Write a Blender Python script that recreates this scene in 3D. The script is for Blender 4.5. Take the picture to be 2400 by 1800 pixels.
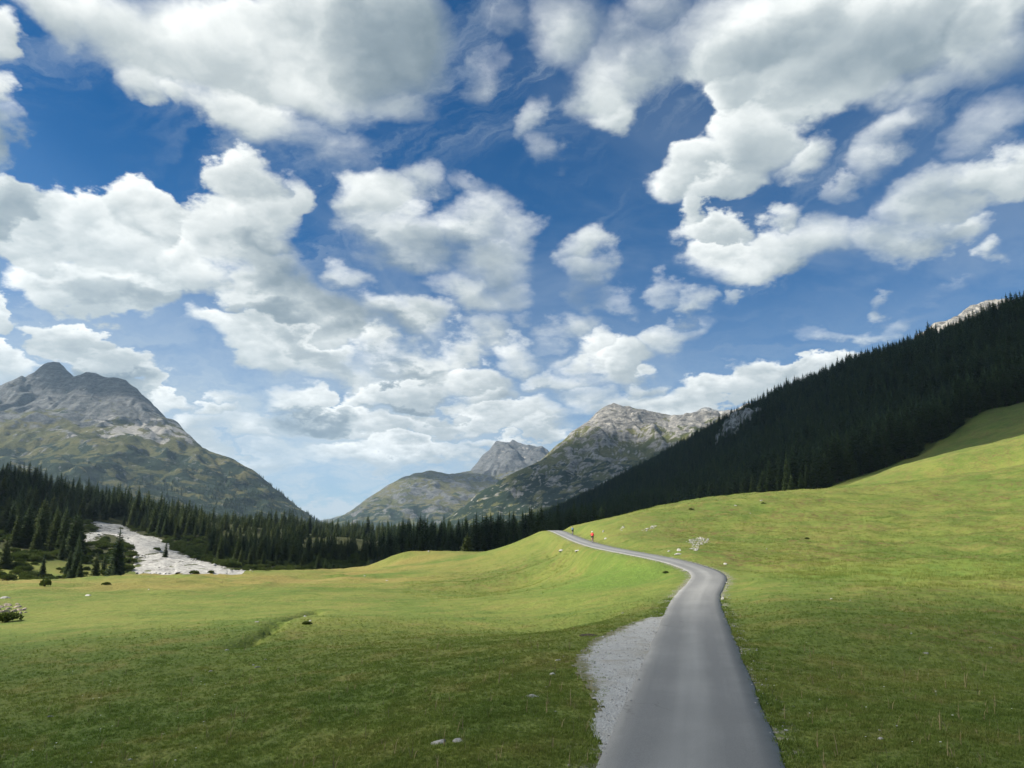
import bpy, bmesh, math, random
import numpy as np
from mathutils import Vector, Matrix

# ------------------------------------------------------------------ clearing
for o in list(bpy.data.objects):
    bpy.data.objects.remove(o, do_unlink=True)
scene = bpy.context.scene
COL = scene.collection
R = math.radians
random.seed(7)
rng = np.random.default_rng(11)

# ------------------------------------------------------------------ camera
F = 1780.0 / 2400.0            # focal length in picture widths
CAMH = 3.5                     # front seat of a bus
PITCH = math.atan(370.0 / 1780.0)
cam_d = bpy.data.cameras.new('camera')
cam = bpy.data.objects.new('camera', cam_d)
COL.objects.link(cam)
cam.location = (0, 0, CAMH)
cam.rotation_euler = (math.pi / 2 + PITCH, 0, 0)
cam_d.sensor_width = 36.0
cam_d.lens = 36.0 * F
cam_d.clip_start = 0.1
cam_d.clip_end = 40000.0
scene.camera = cam

# ------------------------------------------------------------------ exposure / sampling
scene.view_settings.view_transform = 'Standard'
scene.view_settings.look = 'None'
scene.view_settings.exposure = 0.95
scene.view_settings.gamma = 1.0
scene.view_settings.use_curve_mapping = False
scene.render.engine = 'CYCLES'
cy = scene.cycles
cy.use_adaptive_sampling = True
cy.adaptive_threshold = 0.008
cy.max_bounces = 5
cy.diffuse_bounces = 2
cy.glossy_bounces = 2
cy.transmission_bounces = 2
cy.transparent_max_bounces = 8
cy.volume_bounces = 1
cy.use_denoising = True
cy.denoiser = 'OPENIMAGEDENOISE'

# ------------------------------------------------------------------ sun
SUN_EL = R(41.0)
SUN_AZ = R(-97.0)              # measured from +Y towards +X: the sun stands to the left, a little behind
SUN = Vector((math.sin(SUN_AZ) * math.cos(SUN_EL), math.cos(SUN_AZ) * math.cos(SUN_EL), math.sin(SUN_EL)))
sun_d = bpy.data.lights.new('sun', 'SUN')
sun_d.energy = 5.0
sun_d.angle = R(0.53)
sun_d.color = (1.0, 0.92, 0.80)
sun = bpy.data.objects.new('sun', sun_d)
COL.objects.link(sun)
sun.rotation_euler = (-SUN).to_track_quat('-Z', 'Y').to_euler()
sun.location = SUN * 50


def ray(u, v):
    """direction of the photograph's point (u, v in 2400 x 1800) in the world"""
    xc = (u - 1200.0) / 1780.0
    yc = (900.0 - v) / 1780.0
    return Vector((xc, math.cos(PITCH) - yc * math.sin(PITCH), math.sin(PITCH) + yc * math.cos(PITCH)))


def W(u, v, y):
    d = ray(u, v)
    s = y / d.y
    return (d.x * s, y, CAMH + d.z * s)


# ------------------------------------------------------------------ node helper
class NT:
    def __init__(self, tree):
        self.t = tree

    def n(self, typ, **kw):
        nd = self.t.nodes.new(typ)
        for k, v in kw.items():
            setattr(nd, k, v)
        return nd

    def put(self, sock, v):
        if v is None:
            return
        if hasattr(v, 'is_output') or isinstance(v, bpy.types.NodeSocket):
            self.t.links.new(v, sock)
        else:
            sock.default_value = v

    def m(self, op, a, b=None, c=None, clamp=False):
        nd = self.n('ShaderNodeMath', operation=op)
        nd.use_clamp = clamp
        self.put(nd.inputs[0], a); self.put(nd.inputs[1], b); self.put(nd.inputs[2], c)
        return nd.outputs[0]

    def v(self, op, a, b=None, scale=None):
        nd = self.n('ShaderNodeVectorMath', operation=op)
        self.put(nd.inputs[0], a); self.put(nd.inputs[1], b)
        if scale is not None:
            self.put(nd.inputs['Scale'], scale)
        return nd.outputs['Value'] if op in ('LENGTH', 'DOT_PRODUCT', 'DISTANCE') else nd.outputs['Vector']

    def noise(self, vec, scale, detail=4.0, rough=0.5, dist=0.0, dims='3D', typ='FBM', lac=2.0, out='Fac', norm=True):
        nd = self.n('ShaderNodeTexNoise', noise_dimensions=dims)
        nd.noise_type = typ
        if typ == 'FBM':
            nd.normalize = norm
        self.put(nd.inputs['Vector'], vec)
        self.put(nd.inputs['Scale'], scale)
        self.put(nd.inputs['Detail'], detail); self.put(nd.inputs['Roughness'], rough)
        self.put(nd.inputs['Distortion'], dist); self.put(nd.inputs['Lacunarity'], lac)
        return nd.outputs[out]

    def ramp(self, x, a, b, lo=0.0, hi=1.0, smooth=True):
        nd = self.n('ShaderNodeMapRange', interpolation_type='SMOOTHSTEP' if smooth else 'LINEAR')
        nd.clamp = True
        self.put(nd.inputs[0], x); self.put(nd.inputs[1], a); self.put(nd.inputs[2], b)
        self.put(nd.inputs[3], lo); self.put(nd.inputs[4], hi)
        return nd.outputs[0]

    def mix(self, f, a, b, blend='MIX'):
        nd = self.n('ShaderNodeMix', data_type='RGBA', blend_type=blend)
        nd.clamp_factor = True
        self.put(nd.inputs[0], f)
        self.put(nd.inputs[6], tuple(a) + (1,) if isinstance(a, (tuple, list)) and len(a) == 3 else a)
        self.put(nd.inputs[7], tuple(b) + (1,) if isinstance(b, (tuple, list)) and len(b) == 3 else b)
        return nd.outputs[2]

    def xyz(self, vec):
        nd = self.n('ShaderNodeSeparateXYZ')
        self.put(nd.inputs[0], vec)
        return nd.outputs

    def cxyz(self, x, y, z):
        nd = self.n('ShaderNodeCombineXYZ')
        self.put(nd.inputs[0], x); self.put(nd.inputs[1], y); self.put(nd.inputs[2], z)
        return nd.outputs[0]


# ------------------------------------------------------------------ world: sky with clouds
world = bpy.data.worlds.new('World')
scene.world = world
world.use_nodes = True
wt = world.node_tree
wt.nodes.clear()

# cumulus in the sky: centre (photo px), radii (px), tilt (deg), weight
CLOUDS = [
    (120, 20, 130, 70, 10, 1), (280, 50, 230, 110, 12, 1.1), (520, 110, 300, 130, 12, 1.2), (800, 110, 260, 170, 0, 1.2),
    (940, 90, 120, 190, 0, 1.1), (690, 205, 170, 75, 12, .8), (330, 165, 70, 60, 20, .55), (400, 200, 60, 40, 10, .45), (920, 235, 130, 60, 15, .9),
    (-20, 95, 40, 70, 0, .8), (-10, 240, 40, 50, 0, .8), (0, 340, 65, 80, 0, .75), (30, 490, 100, 65, 10, .9),
    (240, 570, 190, 110, 0, 1.1), (330, 500, 120, 65, 10, .9), (385, 535, 60, 60, 0, .9), (90, 575, 140, 55, 0, .9), (250, 665, 170, 70, 8, .9),
    (585, 440, 95, 75, 0, 1.0), (580, 540, 150, 115, 0, 1.2), (685, 480, 45, 70, 0, .9), (600, 630, 140, 70, 10, 1.0), (420, 620, 110, 70, 0, .7),
    (720, 720, 230, 75, 12, 1.1), (825, 650, 65, 50, 0, .9), (930, 740, 130, 45, 15, .8), (600, 800, 170, 50, 10, .9), (760, 830, 200, 55, 12, 1.0),
    (950, 830, 130, 60, 0, .9),
    (870, 480, 105, 80, 0, 1.1), (965, 435, 85, 50, -10, 1.0), (960, 545, 180, 75, 28, 1.1), (1120, 520, 110, 70, 0, 1.0), (1160, 600, 110, 90, 0, 1.1),
    (1205, 540, 60, 60, 0, .8), (1110, 690, 130, 70, 15, 1.0), (1190, 680, 80, 70, 0, .9), 
    (1385, 565, 65, 65, 0, 1.05), (1400, 630, 60, 75, 10, .95), (1395, 690, 40, 45, 0, .6),
    (1330, 60, 110, 110, 0, .95), (1390, 170, 100, 100, 10, .9), (1480, 130, 150, 110, 0, .85), (1410, 250, 70, 50, 0, .5), (1250, 280, 30, 60, -10, .45),
    (1200, 30, 60, 40, 0, .4), (1560, 30, 90, 60, 0, .7),
    (1780, 80, 280, 140, 0, 1.1), (2050, 90, 330, 140, 0, 1.15), (2330, 70, 200, 140, 0, 1.05), (1900, 190, 260, 100, 0, .95), (2200, 180, 260, 60, 8, .65),
    (1715, 230, 75, 80, 0, .95), (1760, 330, 110, 100, 0, 1.0), (1730, 415, 100, 45, 0, .75), (1870, 370, 80, 50, -20, .7), (1620, 390, 70, 45, -20, .45),
    (1780, 605, 170, 50, 4, 1.1), (1900, 560, 170, 70, 0, 1.15), (2080, 550, 160, 75, -5, 1.1), (2200, 460, 140, 90, -15, 1.15), (2320, 400, 110, 65, -10, 1.05),
    (1690, 545, 75, 45, 0, .9), (1720, 620, 90, 22, 0, .8), (1640, 490, 25, 60, 0, .5), (2230, 540, 110, 55, 0, .85), (1830, 500, 60, 35, 0, .8),
    (1990, 420, 75, 30, -22, .65), (2120, 300, 120, 45, -22, .55), (2320, 280, 120, 50, -15, .55), (2060, 350, 60, 50, 0, .4),
    (1620, 700, 65, 50, 0, .95), (1715, 690, 28, 28, 0, .85), (2080, 690, 42, 32, -20, .75), (2330, 600, 55, 35, -20, .55), (2220, 700, 60, 30, 0, .25),
    (1225, 830, 80, 55, 0, .95), (1310, 890, 100, 45, 0, .85), (1450, 850, 100, 60, -30, .85), (1590, 790, 100, 45, -35, .8), (1690, 920, 130, 45, -5, .9),
    (1830, 895, 90, 28, 0, .7), (1090, 890, 110, 55, 0, .95), (970, 910, 110, 55, 0, .95), (1080, 810, 90, 40, 0, .7), (1200, 985, 150, 40, 0, .8),
    (1440, 950, 120, 40, 0, .85), (1560, 960, 120, 40, 0, .8), (1050, 990, 120, 40, 0, .7), (1330, 770, 80, 45, -20, .6), (1440, 700, 80, 35, 10, .5),
    (160, 780, 110, 45, 18, 1.0), (260, 840, 110, 50, 15, 1.0), (20, 720, 45, 55, 0, .8), (30, 850, 100, 60, 0, .9), (340, 890, 60, 40, 20, .7),
    (690, 930, 85, 45, 0, 1.0), (760, 985, 110, 45, 0, .9), (505, 970, 45, 26, -10, .8), (600, 1010, 160, 40, 0, .6), (880, 1000, 120, 40, 0, .6),
    (1000, 1050, 200, 30, 0, .55), (620, 1080, 160, 30, 0, .5),
    (1130, 940, 70, 40, 0, .8), (1010, 870, 60, 40, 0, .8), (1370, 830, 60, 40, -20, .7), (1500, 900, 70, 35, -10, .7), (1270, 1010, 90, 30, 0, .7), (870, 930, 70, 40, 0, .6), (560, 930, 60, 30, 0, .5), (450, 1010, 70, 30, 0, .5),
    (820, 1070, 120, 28, 0, .55), (1130, 1050, 120, 26, 0, .6), (400, 940, 70, 30, 15, .5), (1160, 780, 60, 40, 0, .6), (1240, 750, 50, 35, 0, .5), (1560, 690, 40, 40, 0, .5), (1380, 930, 70, 40, 0, .7),
    (1290, 350, 30, 40, -30, .4), (1090, 440, 70, 30, 15, .5), (2050, 760, 120, 22, -10, .3), (1950, 870, 120, 30, -15, .5),
    (620, 290, 260, 60, 12, .30), (1120, 170, 40, 70, 20, .3),
]
# parts of those clouds that stand in their own shade
SHADED = [
    (930, 90, 200, 170, 0, .75), (700, 60, 200, 80, 0, .25), (1880, 130, 330, 130, 0, .62), (2150, 150, 260, 90, 0, .5), (2350, 150, 150, 80, 0, .35), (1400, 70, 150, 60, 0, .3),
    (50, 490, 130, 80, 0, .5), (30, 350, 80, 80, 0, .5), (740, 690, 190, 55, 12, .75), (640, 740, 120, 45, 0, .6), (880, 760, 150, 40, 12, .55), (1100, 575, 130, 50, 25, .6), (930, 590, 90, 35, 30, .5),
    (1170, 650, 70, 60, 0, .35), (640, 610, 110, 50, 10, .5), (330, 690, 180, 35, 8, .45), (740, 985, 130, 40, 0, .65), (700, 800, 150, 30, 12, .45), (960, 850, 110, 25, 0, .35), (980, 960, 120, 25, 0, .45),
    (2180, 570, 130, 35, -5, .35), (1900, 625, 170, 25, 0, .3), (1405, 690, 60, 40, 0, .45), (1550, 190, 120, 90, 0, .35), (250, 880, 120, 30, 15, .5), (1240, 930, 120, 25, 0, .35), (1630, 735, 60, 18, 0, .35), (2220, 480, 110, 60, -10, .22),
    (480, 300, 10, 10, 0, .0),
]


def to_sky(u, v):
    d = ray(u, v)
    return math.atan2(d.x, d.y), d.z / math.hypot(d.x, d.y)


ROTS = (0.0, 16.0, -20.0)


def conv(blobs):
    """photo ellipses -> ellipses in (azimuth, tangent of elevation)"""
    res = []
    for (u, v, ru, rv, rot, w) in blobs:
        a, t = to_sky(u, v)
        a1, t1 = to_sky(u + 10, v); a2, t2 = to_sky(u, v - 10)
        sx = ru * math.hypot(a1 - a, t1 - t) / 10
        sy = rv * math.hypot(a2 - a, t2 - t) / 10
        k = min(range(3), key=lambda i: abs(ROTS[i] - rot))
        res.append((a, t, sx, sy, k, w * (1.3 if v > 840 else 1.0)))
    return res


def build_world():
    T = NT(wt)
    out = T.n('ShaderNodeOutputWorld')
    tc = T.n('ShaderNodeTexCoord')
    d = tc.outputs['Generated']
    sky = T.n('ShaderNodeTexSky', sky_type='NISHITA')
    sky.sun_disc = False
    sky.sun_elevation = SUN_EL
    sky.sun_rotation = SUN_AZ
    sky.altitude = 1500
    sky.air_density = 1.0
    sky.dust_density = 0.3
    sky.ozone_density = 3.0
    blue = T.mix(1.0, sky.outputs[0], SKY_TINT, 'MULTIPLY')
    dx, dy, dz = T.xyz(d)
    az = T.m('ARCTAN2', dx, dy)
    hyp = T.m('SQRT', T.m('MULTIPLY_ADD', dx, dx, T.m('MULTIPLY', dy, dy)))
    tz = T.m('DIVIDE', dz, T.m('MAXIMUM', hyp, 0.05))
    # direction flattened to a cloud deck: finer towards the horizon
    q = T.v('SCALE', d, scale=T.m('DIVIDE', 1.0, T.m('ADD', T.m('MAXIMUM', dz, 0.0), 0.42)))

    def background(col):
        bg = T.n('ShaderNodeBackground')
        bg.inputs['Strength'].default_value = 0.1
        T.put(bg.inputs['Color'], col)
        return bg.outputs[0]

    def choose(fac, a, b):
        nd = T.n('ShaderNodeMixShader')
        T.put(nd.inputs[0], fac); T.put(nd.inputs[1], a); T.put(nd.inputs[2], b)
        return nd.outputs[0]

    def tone(lit, T=T):
        cr = T.n('ShaderNodeValToRGB')
        T.put(cr.inputs[0], lit)
        e = cr.color_ramp.elements
        e[0].position = 0.0; e[0].color = (0.95, 1.32, 1.62, 1)
        e[1].position = 1.0; e[1].color = (5.9, 6.05, 5.9, 1)
        k = e.new(0.30); k.color = (1.65, 2.05, 2.30, 1)
        k = e.new(0.62); k.color = (3.0, 3.35, 3.45, 1)
        k = e.new(0.85); k.color = (4.75, 4.98, 4.92, 1)
        return cr.outputs[0]

    # ---- the sky in view
    wn = T.noise(q, 6.5, 6.0, 0.58, out='Color')
    wv = T.v('SUBTRACT', wn, (0.5, 0.5, 0.5))
    wx, wy, wz = T.xyz(wv)
    px = T.m('MULTIPLY_ADD', wx, 0.17, az)
    py = T.m('MULTIPLY_ADD', wy, 0.15, tz)
    rots = [(px, py)]
    for k in (1, 2):
        c, s = math.cos(R(-ROTS[k])), math.sin(R(-ROTS[k]))
        rots.append((T.m('MULTIPLY_ADD', px, c, T.m('MULTIPLY', py, s)), T.m('MULTIPLY_ADD', px, -s, T.m('MULTIPLY', py, c))))

    def puffs(p, det):
        a = T.noise(p, 4.2, det, 0.56, 0.0)
        vo = T.n('ShaderNodeTexVoronoi', feature='F1', voronoi_dimensions='3D')
        vo.normalize = True
        T.put(vo.inputs['Vector'], p)
        vo.inputs['Scale'].default_value = 11.0
        vo.inputs['Detail'].default_value = 2.0
        vo.inputs['Roughness'].default_value = 0.5
        b = T.m('MULTIPLY_ADD', vo.outputs['Distance'], -0.7, 0.28)
        return T.m('MULTIPLY_ADD', T.m('SUBTRACT', a, 0.5), 2.3, b)
    qw = T.v('ADD', q, T.v('SCALE', wv, scale=0.12))
    n1 = puffs(qw, 8.0)
    n2 = puffs(T.v('ADD', qw, (-0.028, -0.004, 0.038)), 4.0)
    fine = T.m('SUBTRACT', n1, n2)
    cz = T.noise(T.v('MULTIPLY', q, (1.0, 1.0, 3.0)), 2.4, 5.0, 0.62, 0.6)
    low = T.ramp(tz, 0.0, 0.55, 1.0, 0.0)
    side = T.ramp(az, -0.5, 0.5, 1.0, 0.45)
    # streaks of cirrus, combed one way
    cs = T.noise(T.cxyz(T.m('MULTIPLY_ADD', px, 3.0, T.m('MULTIPLY', py, 3.4)), T.m('MULTIPLY_ADD', px, -11.0, T.m('MULTIPLY', py, 15.0)), wz), 1.0, 6.0, 0.66, 0.5)
    patch = T.ramp(T.noise(q, 1.9, 2.0, 0.5), 0.42, 0.62)
    cirrus = T.m('MULTIPLY', T.m('MULTIPLY', T.ramp(cs, 0.40, 0.78), patch), 0.42)
    veil = T.m('MULTIPLY', T.ramp(cz, 0.38, 0.75), T.m('MULTIPLY_ADD', T.m('MULTIPLY', low, side), 0.75, 0.14))
    veil = T.m('MAXIMUM', veil, cirrus)
    softness = T.ramp(T.noise(q, 3.1, 1.0, 0.5), 0.36, 0.66, 0.34, 1.6)
    hz = T.m('MULTIPLY', T.ramp(tz, 0.05, 0.42, 1.0, 0.0), side)
    hn = T.noise(T.cxyz(T.m('MULTIPLY', px, 5.0), T.m('MULTIPLY', py, 24.0), wz), 1.0, 5.0, 0.6, 0.4)
    veil = T.m('MAXIMUM', veil, T.m('MULTIPLY', hz, T.ramp(hn, 0.30, 0.66, 0.62, 1.25)))
    clear = T.mix(veil, blue, (3.1, 3.55, 3.8))

    basef = T.m('MULTIPLY_ADD', T.m('MULTIPLY', T.ramp(tz, 0.16, 0.40, 1.0, 0.0), T.ramp(az, 0.0, 0.34, 1.0, 0.25)), 0.95, -1.2)
    CL = conv(CLOUDS); SH = conv(SHADED)

    def chain(T, rots, blobs, base, soft, shade=False):
        acc = None
        sh = 0.0
        for (a, t, sx, sy, k, w) in blobs:
            x, y = rots[k]
            c, s = math.cos(R(-ROTS[k])), math.sin(R(-ROTS[k]))
            cx, cyy = (a, t) if k == 0 else (a * c + t * s, -a * s + t * c)
            P = T.cxyz(x, y, base if acc is None else acc)      # (z only fixes the order of evaluation)
            nd = T.n('ShaderNodeVectorMath', operation='MULTIPLY_ADD')
            T.put(nd.inputs[0], P)
            nd.inputs[1].default_value = (1 / sx, 1 / sy, 0)
            nd.inputs[2].default_value = (-cx / sx, -cyy / sy, 0)
            f = T.m('MULTIPLY_ADD', T.v('DOT_PRODUCT', nd.outputs[0], nd.outputs[0]), -w, w)
            if shade:      # which side of its puff this is: towards the sun or away from it
                s_i = T.v('DOT_PRODUCT', nd.outputs[0], (-0.45, 0.85, 0.0))
                if acc is None:
                    sh = s_i
                else:
                    wgt = T.m('MULTIPLY_ADD', T.m('SUBTRACT', f, acc), 2.2, 0.5, clamp=True)
                    sh = T.m('MULTIPLY_ADD', wgt, T.m('SUBTRACT', s_i, sh), sh)
            acc = T.m('MAXIMUM', f, base) if acc is None else T.m('SMOOTH_MAX', acc, f, soft)
        acc = base if acc is None else acc
        return (acc, sh) if shade else acc

    GIN = ['X0', 'Y0', 'X1', 'Y1', 'X2', 'Y2', 'N', 'Fine', 'Soft', 'Base']
    feeds = [rots[0][0], rots[0][1], rots[1][0], rots[1][1], rots[2][0], rots[2][1], n1, fine, softness, basef]

    def tile(a0, a1, t0, t1):
        def hit(bl, mg):
            return [b for b in bl if b[5] > 0 and b[0] - b[2] * mg - 0.07 < a1 and b[0] + b[2] * mg + 0.07 > a0
                    and b[1] - max(b[3], b[2] * 0.35 * (b[4] > 0)) * mg - 0.06 < t1 and b[1] + max(b[3], b[2] * 0.35 * (b[4] > 0)) * mg + 0.06 > t0]
        g = bpy.data.node_groups.new('cumulus', 'ShaderNodeTree')
        for nm in GIN:
            g.interface.new_socket(nm, in_out='INPUT', socket_type='NodeSocketFloat')
        g.interface.new_socket('Clear', in_out='INPUT', socket_type='NodeSocketColor')
        g.interface.new_socket('Color', in_out='OUTPUT', socket_type='NodeSocketColor')
        U = NT(g)
        gi = U.n('NodeGroupInput'); go = U.n('NodeGroupOutput')
        I = gi.outputs
        rr = [(I[0], I[1]), (I[2], I[3]), (I[4], I[5])]
        B, sh = chain(U, rr, hit(CL, 1.5), I[9], 0.12, True)
        D = chain(U, rr, hit(SH, 1.15), 0.0, 0.12)
        H = U.m('ADD', B, U.m('MULTIPLY_ADD', I[6], 0.92, 0.09))
        dens = U.ramp(H, -0.04, I[8])
        lit = U.m('ADD', U.m('MULTIPLY_ADD', U.ramp(H, 0.1, 1.4), -0.10, 0.80), U.m('MULTIPLY', I[7], 0.52))
        lit = U.m('ADD', lit, U.ramp(sh, -1.0, 1.0, -0.26, 0.22, smooth=False))
        lit = U.m('SUBTRACT', lit, U.m('MULTIPLY', D, 0.66), clamp=True)
        U.put(go.inputs[0], U.mix(dens, I[10], tone(lit, U)))
        nd = T.n('ShaderNodeGroup')
        nd.node_tree = g
        for k, f in enumerate(feeds):
            T.put(nd.inputs[k], f)
        T.put(nd.inputs[10], clear)
        return background(nd.outputs[0])
    AZ = [-0.75, -0.30, 0.02, 0.34, 0.75]
    TZ = [-0.1, 0.30, 0.52, 1.0]
    cols = []
    for i in range(4):
        rows = [tile(AZ[i], AZ[i + 1], TZ[j], TZ[j + 1]) for j in range(3)]
        r = choose(T.m('GREATER_THAN', tz, TZ[1]), rows[0], choose(T.m('GREATER_THAN', tz, TZ[2]), rows[1], rows[2]))
        cols.append(r)
    seen = choose(T.m('GREATER_THAN', az, AZ[2]), choose(T.m('GREATER_THAN', az, AZ[1]), cols[0], cols[1]),
                  choose(T.m('GREATER_THAN', az, AZ[3]), cols[2], cols[3]))
    # ---- all round: broken cumulus of the same kind
    g = T.noise(q, 2.2, 5.0, 0.55, 0.4)
    gd = T.ramp(g, 0.47, 0.60)
    gl = T.ramp(g, 0.50, 0.72, 0.95, 0.35)
    rest = background(T.mix(gd, T.mix(0.18, blue, (2.3, 3.1, 3.65)), tone(gl)))
    inview = T.m('MULTIPLY', T.m('LESS_THAN', T.m('ABSOLUTE', az), 0.75), T.m('MULTIPLY', T.m('LESS_THAN', tz, 1.0), T.m('GREATER_THAN', tz, -0.1)))
    wt.links.new(choose(inview, rest, seen), out.inputs[0])
    world.cycles.sampling_method = 'MANUAL'
    world.cycles.sample_map_resolution = 512


SKY_TINT = (0.060, 0.330, 0.505)
build_world()


# ================================================================== helpers
def obj(name, mesh, mat=None, parent=None, kind=None, label=None, cat=None, group=None, loc=None, rot=None, scale=None):
    o = bpy.data.objects.new(name, mesh)
    COL.objects.link(o)
    if mat is not None and mesh is not None and not mesh.materials:
        mesh.materials.append(mat)
    if parent is not None:
        o.parent = parent
    if kind: o['kind'] = kind
    if label: o['label'] = label
    if cat: o['category'] = cat
    if group: o['group'] = group
    if loc is not None: o.location = loc
    if rot is not None: o.rotation_euler = rot
    if scale is not None: o.scale = scale if hasattr(scale, '__len__') else (scale,) * 3
    return o


def mesh_np(name, verts, faces, smooth=True):
    """verts (n,3), faces (m,3 or 4) numpy arrays -> mesh, fast"""
    verts = np.asarray(verts, dtype=np.float32); faces = np.asarray(faces, dtype=np.int32)
    me = bpy.data.meshes.new(name)
    k = faces.shape[1]
    me.vertices.add(len(verts)); me.vertices.foreach_set('co', verts.ravel())
    me.loops.add(faces.size); me.loops.foreach_set('vertex_index', faces.ravel())
    me.polygons.add(len(faces))
    me.polygons.foreach_set('loop_start', np.arange(0, faces.size, k, dtype=np.int32))
    me.polygons.foreach_set('loop_total', np.full(len(faces), k, dtype=np.int32))
    me.polygons.foreach_set('use_smooth', np.full(len(faces), smooth))
    me.update(calc_edges=True)
    me.validate()
    return me


def attr(me, name, vals):
    a = me.attributes.new(name, 'FLOAT', 'POINT')
    a.data.foreach_set('value', np.asarray(vals, dtype=np.float32))


def grid_faces(nr, nc, wrap=False):
    i = np.arange(nr - 1)[:, None]; j = np.arange(nc if wrap else nc - 1)[None, :]
    jn = (j + 1) % nc
    a = i * nc + j; b = i * nc + jn; c = (i + 1) * nc + jn; d = (i + 1) * nc + j
    return np.stack([np.broadcast_to(t, a.shape) for t in (a, b, c, d)], -1).reshape(-1, 4)


PERM = np.random.default_rng(3).permutation(256)
PERM = np.concatenate([PERM, PERM]).astype(np.int64)
GA = np.linspace(0, 2 * np.pi, 256, endpoint=False)
GX, GY = np.cos(GA), np.sin(GA)


def perlin(x, y, seed=0):
    x = np.asarray(x, dtype=np.float64) + seed * 17.31; y = np.asarray(y, dtype=np.float64) - seed * 9.77
    xi = np.floor(x).astype(np.int64); yi = np.floor(y).astype(np.int64)
    xf = x - xi; yf = y - yi
    xi &= 255; yi &= 255
    u = xf * xf * xf * (xf * (xf * 6 - 15) + 10); v = yf * yf * yf * (yf * (yf * 6 - 15) + 10)

    def g(ix, iy, fx, fy):
        h = PERM[PERM[ix & 255] + (iy & 255)]
        return GX[h] * fx + GY[h] * fy
    n00 = g(xi, yi, xf, yf); n10 = g(xi + 1, yi, xf - 1, yf)
    n01 = g(xi, yi + 1, xf, yf - 1); n11 = g(xi + 1, yi + 1, xf - 1, yf - 1)
    a = n00 + u * (n10 - n00); b = n01 + u * (n11 - n01)
    return (a + v * (b - a)) * 1.5


def fbm(x, y, oct=5, lac=2.03, gain=0.5, seed=0):
    s = 0; a = 1.0
    for k in range(oct):
        s = s + a * perlin(x, y, seed + k * 3); x = x * lac; y = y * lac; a *= gain
    return s


def ridged(x, y, oct=6, lac=2.07, gain=0.52, seed=0):
    s = 0; a = 1.0; w = 1.0
    for k in range(oct):
        n = 1.0 - np.abs(perlin(x, y, seed + k * 5)); n = n * n * w
        w = np.clip(n * 1.6, 0, 1)
        s = s + a * n; x = x * lac; y = y * lac; a *= gain
    return s


def sstep(a, b, x):
    t = np.clip((np.asarray(x, dtype=np.float64) - a) / (b - a), 0, 1)
    return t * t * (3 - 2 * t)


class RBF:
    def __init__(self, pts, kernel='tps', reg=0.0, L=100.0):
        p = np.array(pts, dtype=np.float64)
        self.c = p[:, :2] / L; self.L = L; self.k = kernel
        n = len(p)
        A = self.phi(self.c[:, None, :] - self.c[None, :, :]) + reg * np.eye(n)
        Pm = np.concatenate([np.ones((n, 1)), self.c], 1)
        M = np.zeros((n + 3, n + 3)); M[:n, :n] = A; M[:n, n:] = Pm; M[n:, :n] = Pm.T
        self.w = np.linalg.solve(M, np.concatenate([p[:, 2], np.zeros(3)]))

    def phi(self, d):
        r2 = (d * d).sum(-1)
        if self.k == 'tps':
            return 0.5 * r2 * np.log(r2 + 1e-9)
        return -np.sqrt(r2 + 1e-6)

    def __call__(self, x, y):
        x = np.asarray(x, dtype=np.float64); sh = x.shape
        q = np.stack([x.ravel(), np.asarray(y, dtype=np.float64).ravel()], -1) / self.L
        res = np.empty(len(q)); n = len(self.c)
        for s in range(0, len(q), 20000):
            e = q[s:s + 20000]
            res[s:s + 20000] = self.phi(e[:, None, :] - self.c[None]) @ self.w[:n] + self.w[n] + e @ self.w[n + 1:]
        return res.reshape(sh)


# ================================================================== the lie of the land
ROADW = 2.95


def Z0(u, v, z):
    """point of the photo on a level plane at height z"""
    d = ray(u, v)
    k = (z - CAMH) / d.z
    return (d.x * k, d.y * k, z)


ROAD = [(-4.6, -18, 0), (-1.2, -4, 0), Z0(1621, 1800, 0), Z0(1625, 1600, 0), Z0(1626, 1500, 0), Z0(1627, 1452, 0), Z0(1629, 1415, .02), W(1640, 1388, 55.5), W(1656, 1366, 62), W(1661, 1350, 67.5), W(1645, 1337, 72.5), W(1600, 1321, 77),
        W(1550, 1309, 81.5), W(1490, 1297.5, 87.5), W(1421, 1284.5, 99), W(1393, 1277.5, 110), W(1371, 1271, 122), W(1352, 1264, 136), W(1333, 1256, 151), W(1312, 1247, 166), W(1300, 1243.5, 177), (9.5, 187, 5.9), (9.8, 198, 4.9), (11.5, 214, 3.0), (15, 235, 0.8)]


def catmull(P, n):
    P = [np.array(p, dtype=float) for p in P]
    out = []
    for i in range(1, len(P) - 2):
        p0, p1, p2, p3 = P[i - 1], P[i], P[i + 1], P[i + 2]
        for k in range(n):
            t = k / n
            out.append(0.5 * ((2 * p1) + (-p0 + p2) * t + (2 * p0 - 5 * p1 + 4 * p2 - p3) * t * t + (-p0 + 3 * p1 - 3 * p2 + p3) * t ** 3))
    out.append(P[-2])
    return np.array(out)


ROADC = catmull(ROAD, 10)
for _ in range(3):
    ROADC[1:-1] = 0.25 * ROADC[:-2] + 0.5 * ROADC[1:-1] + 0.25 * ROADC[2:]


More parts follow.
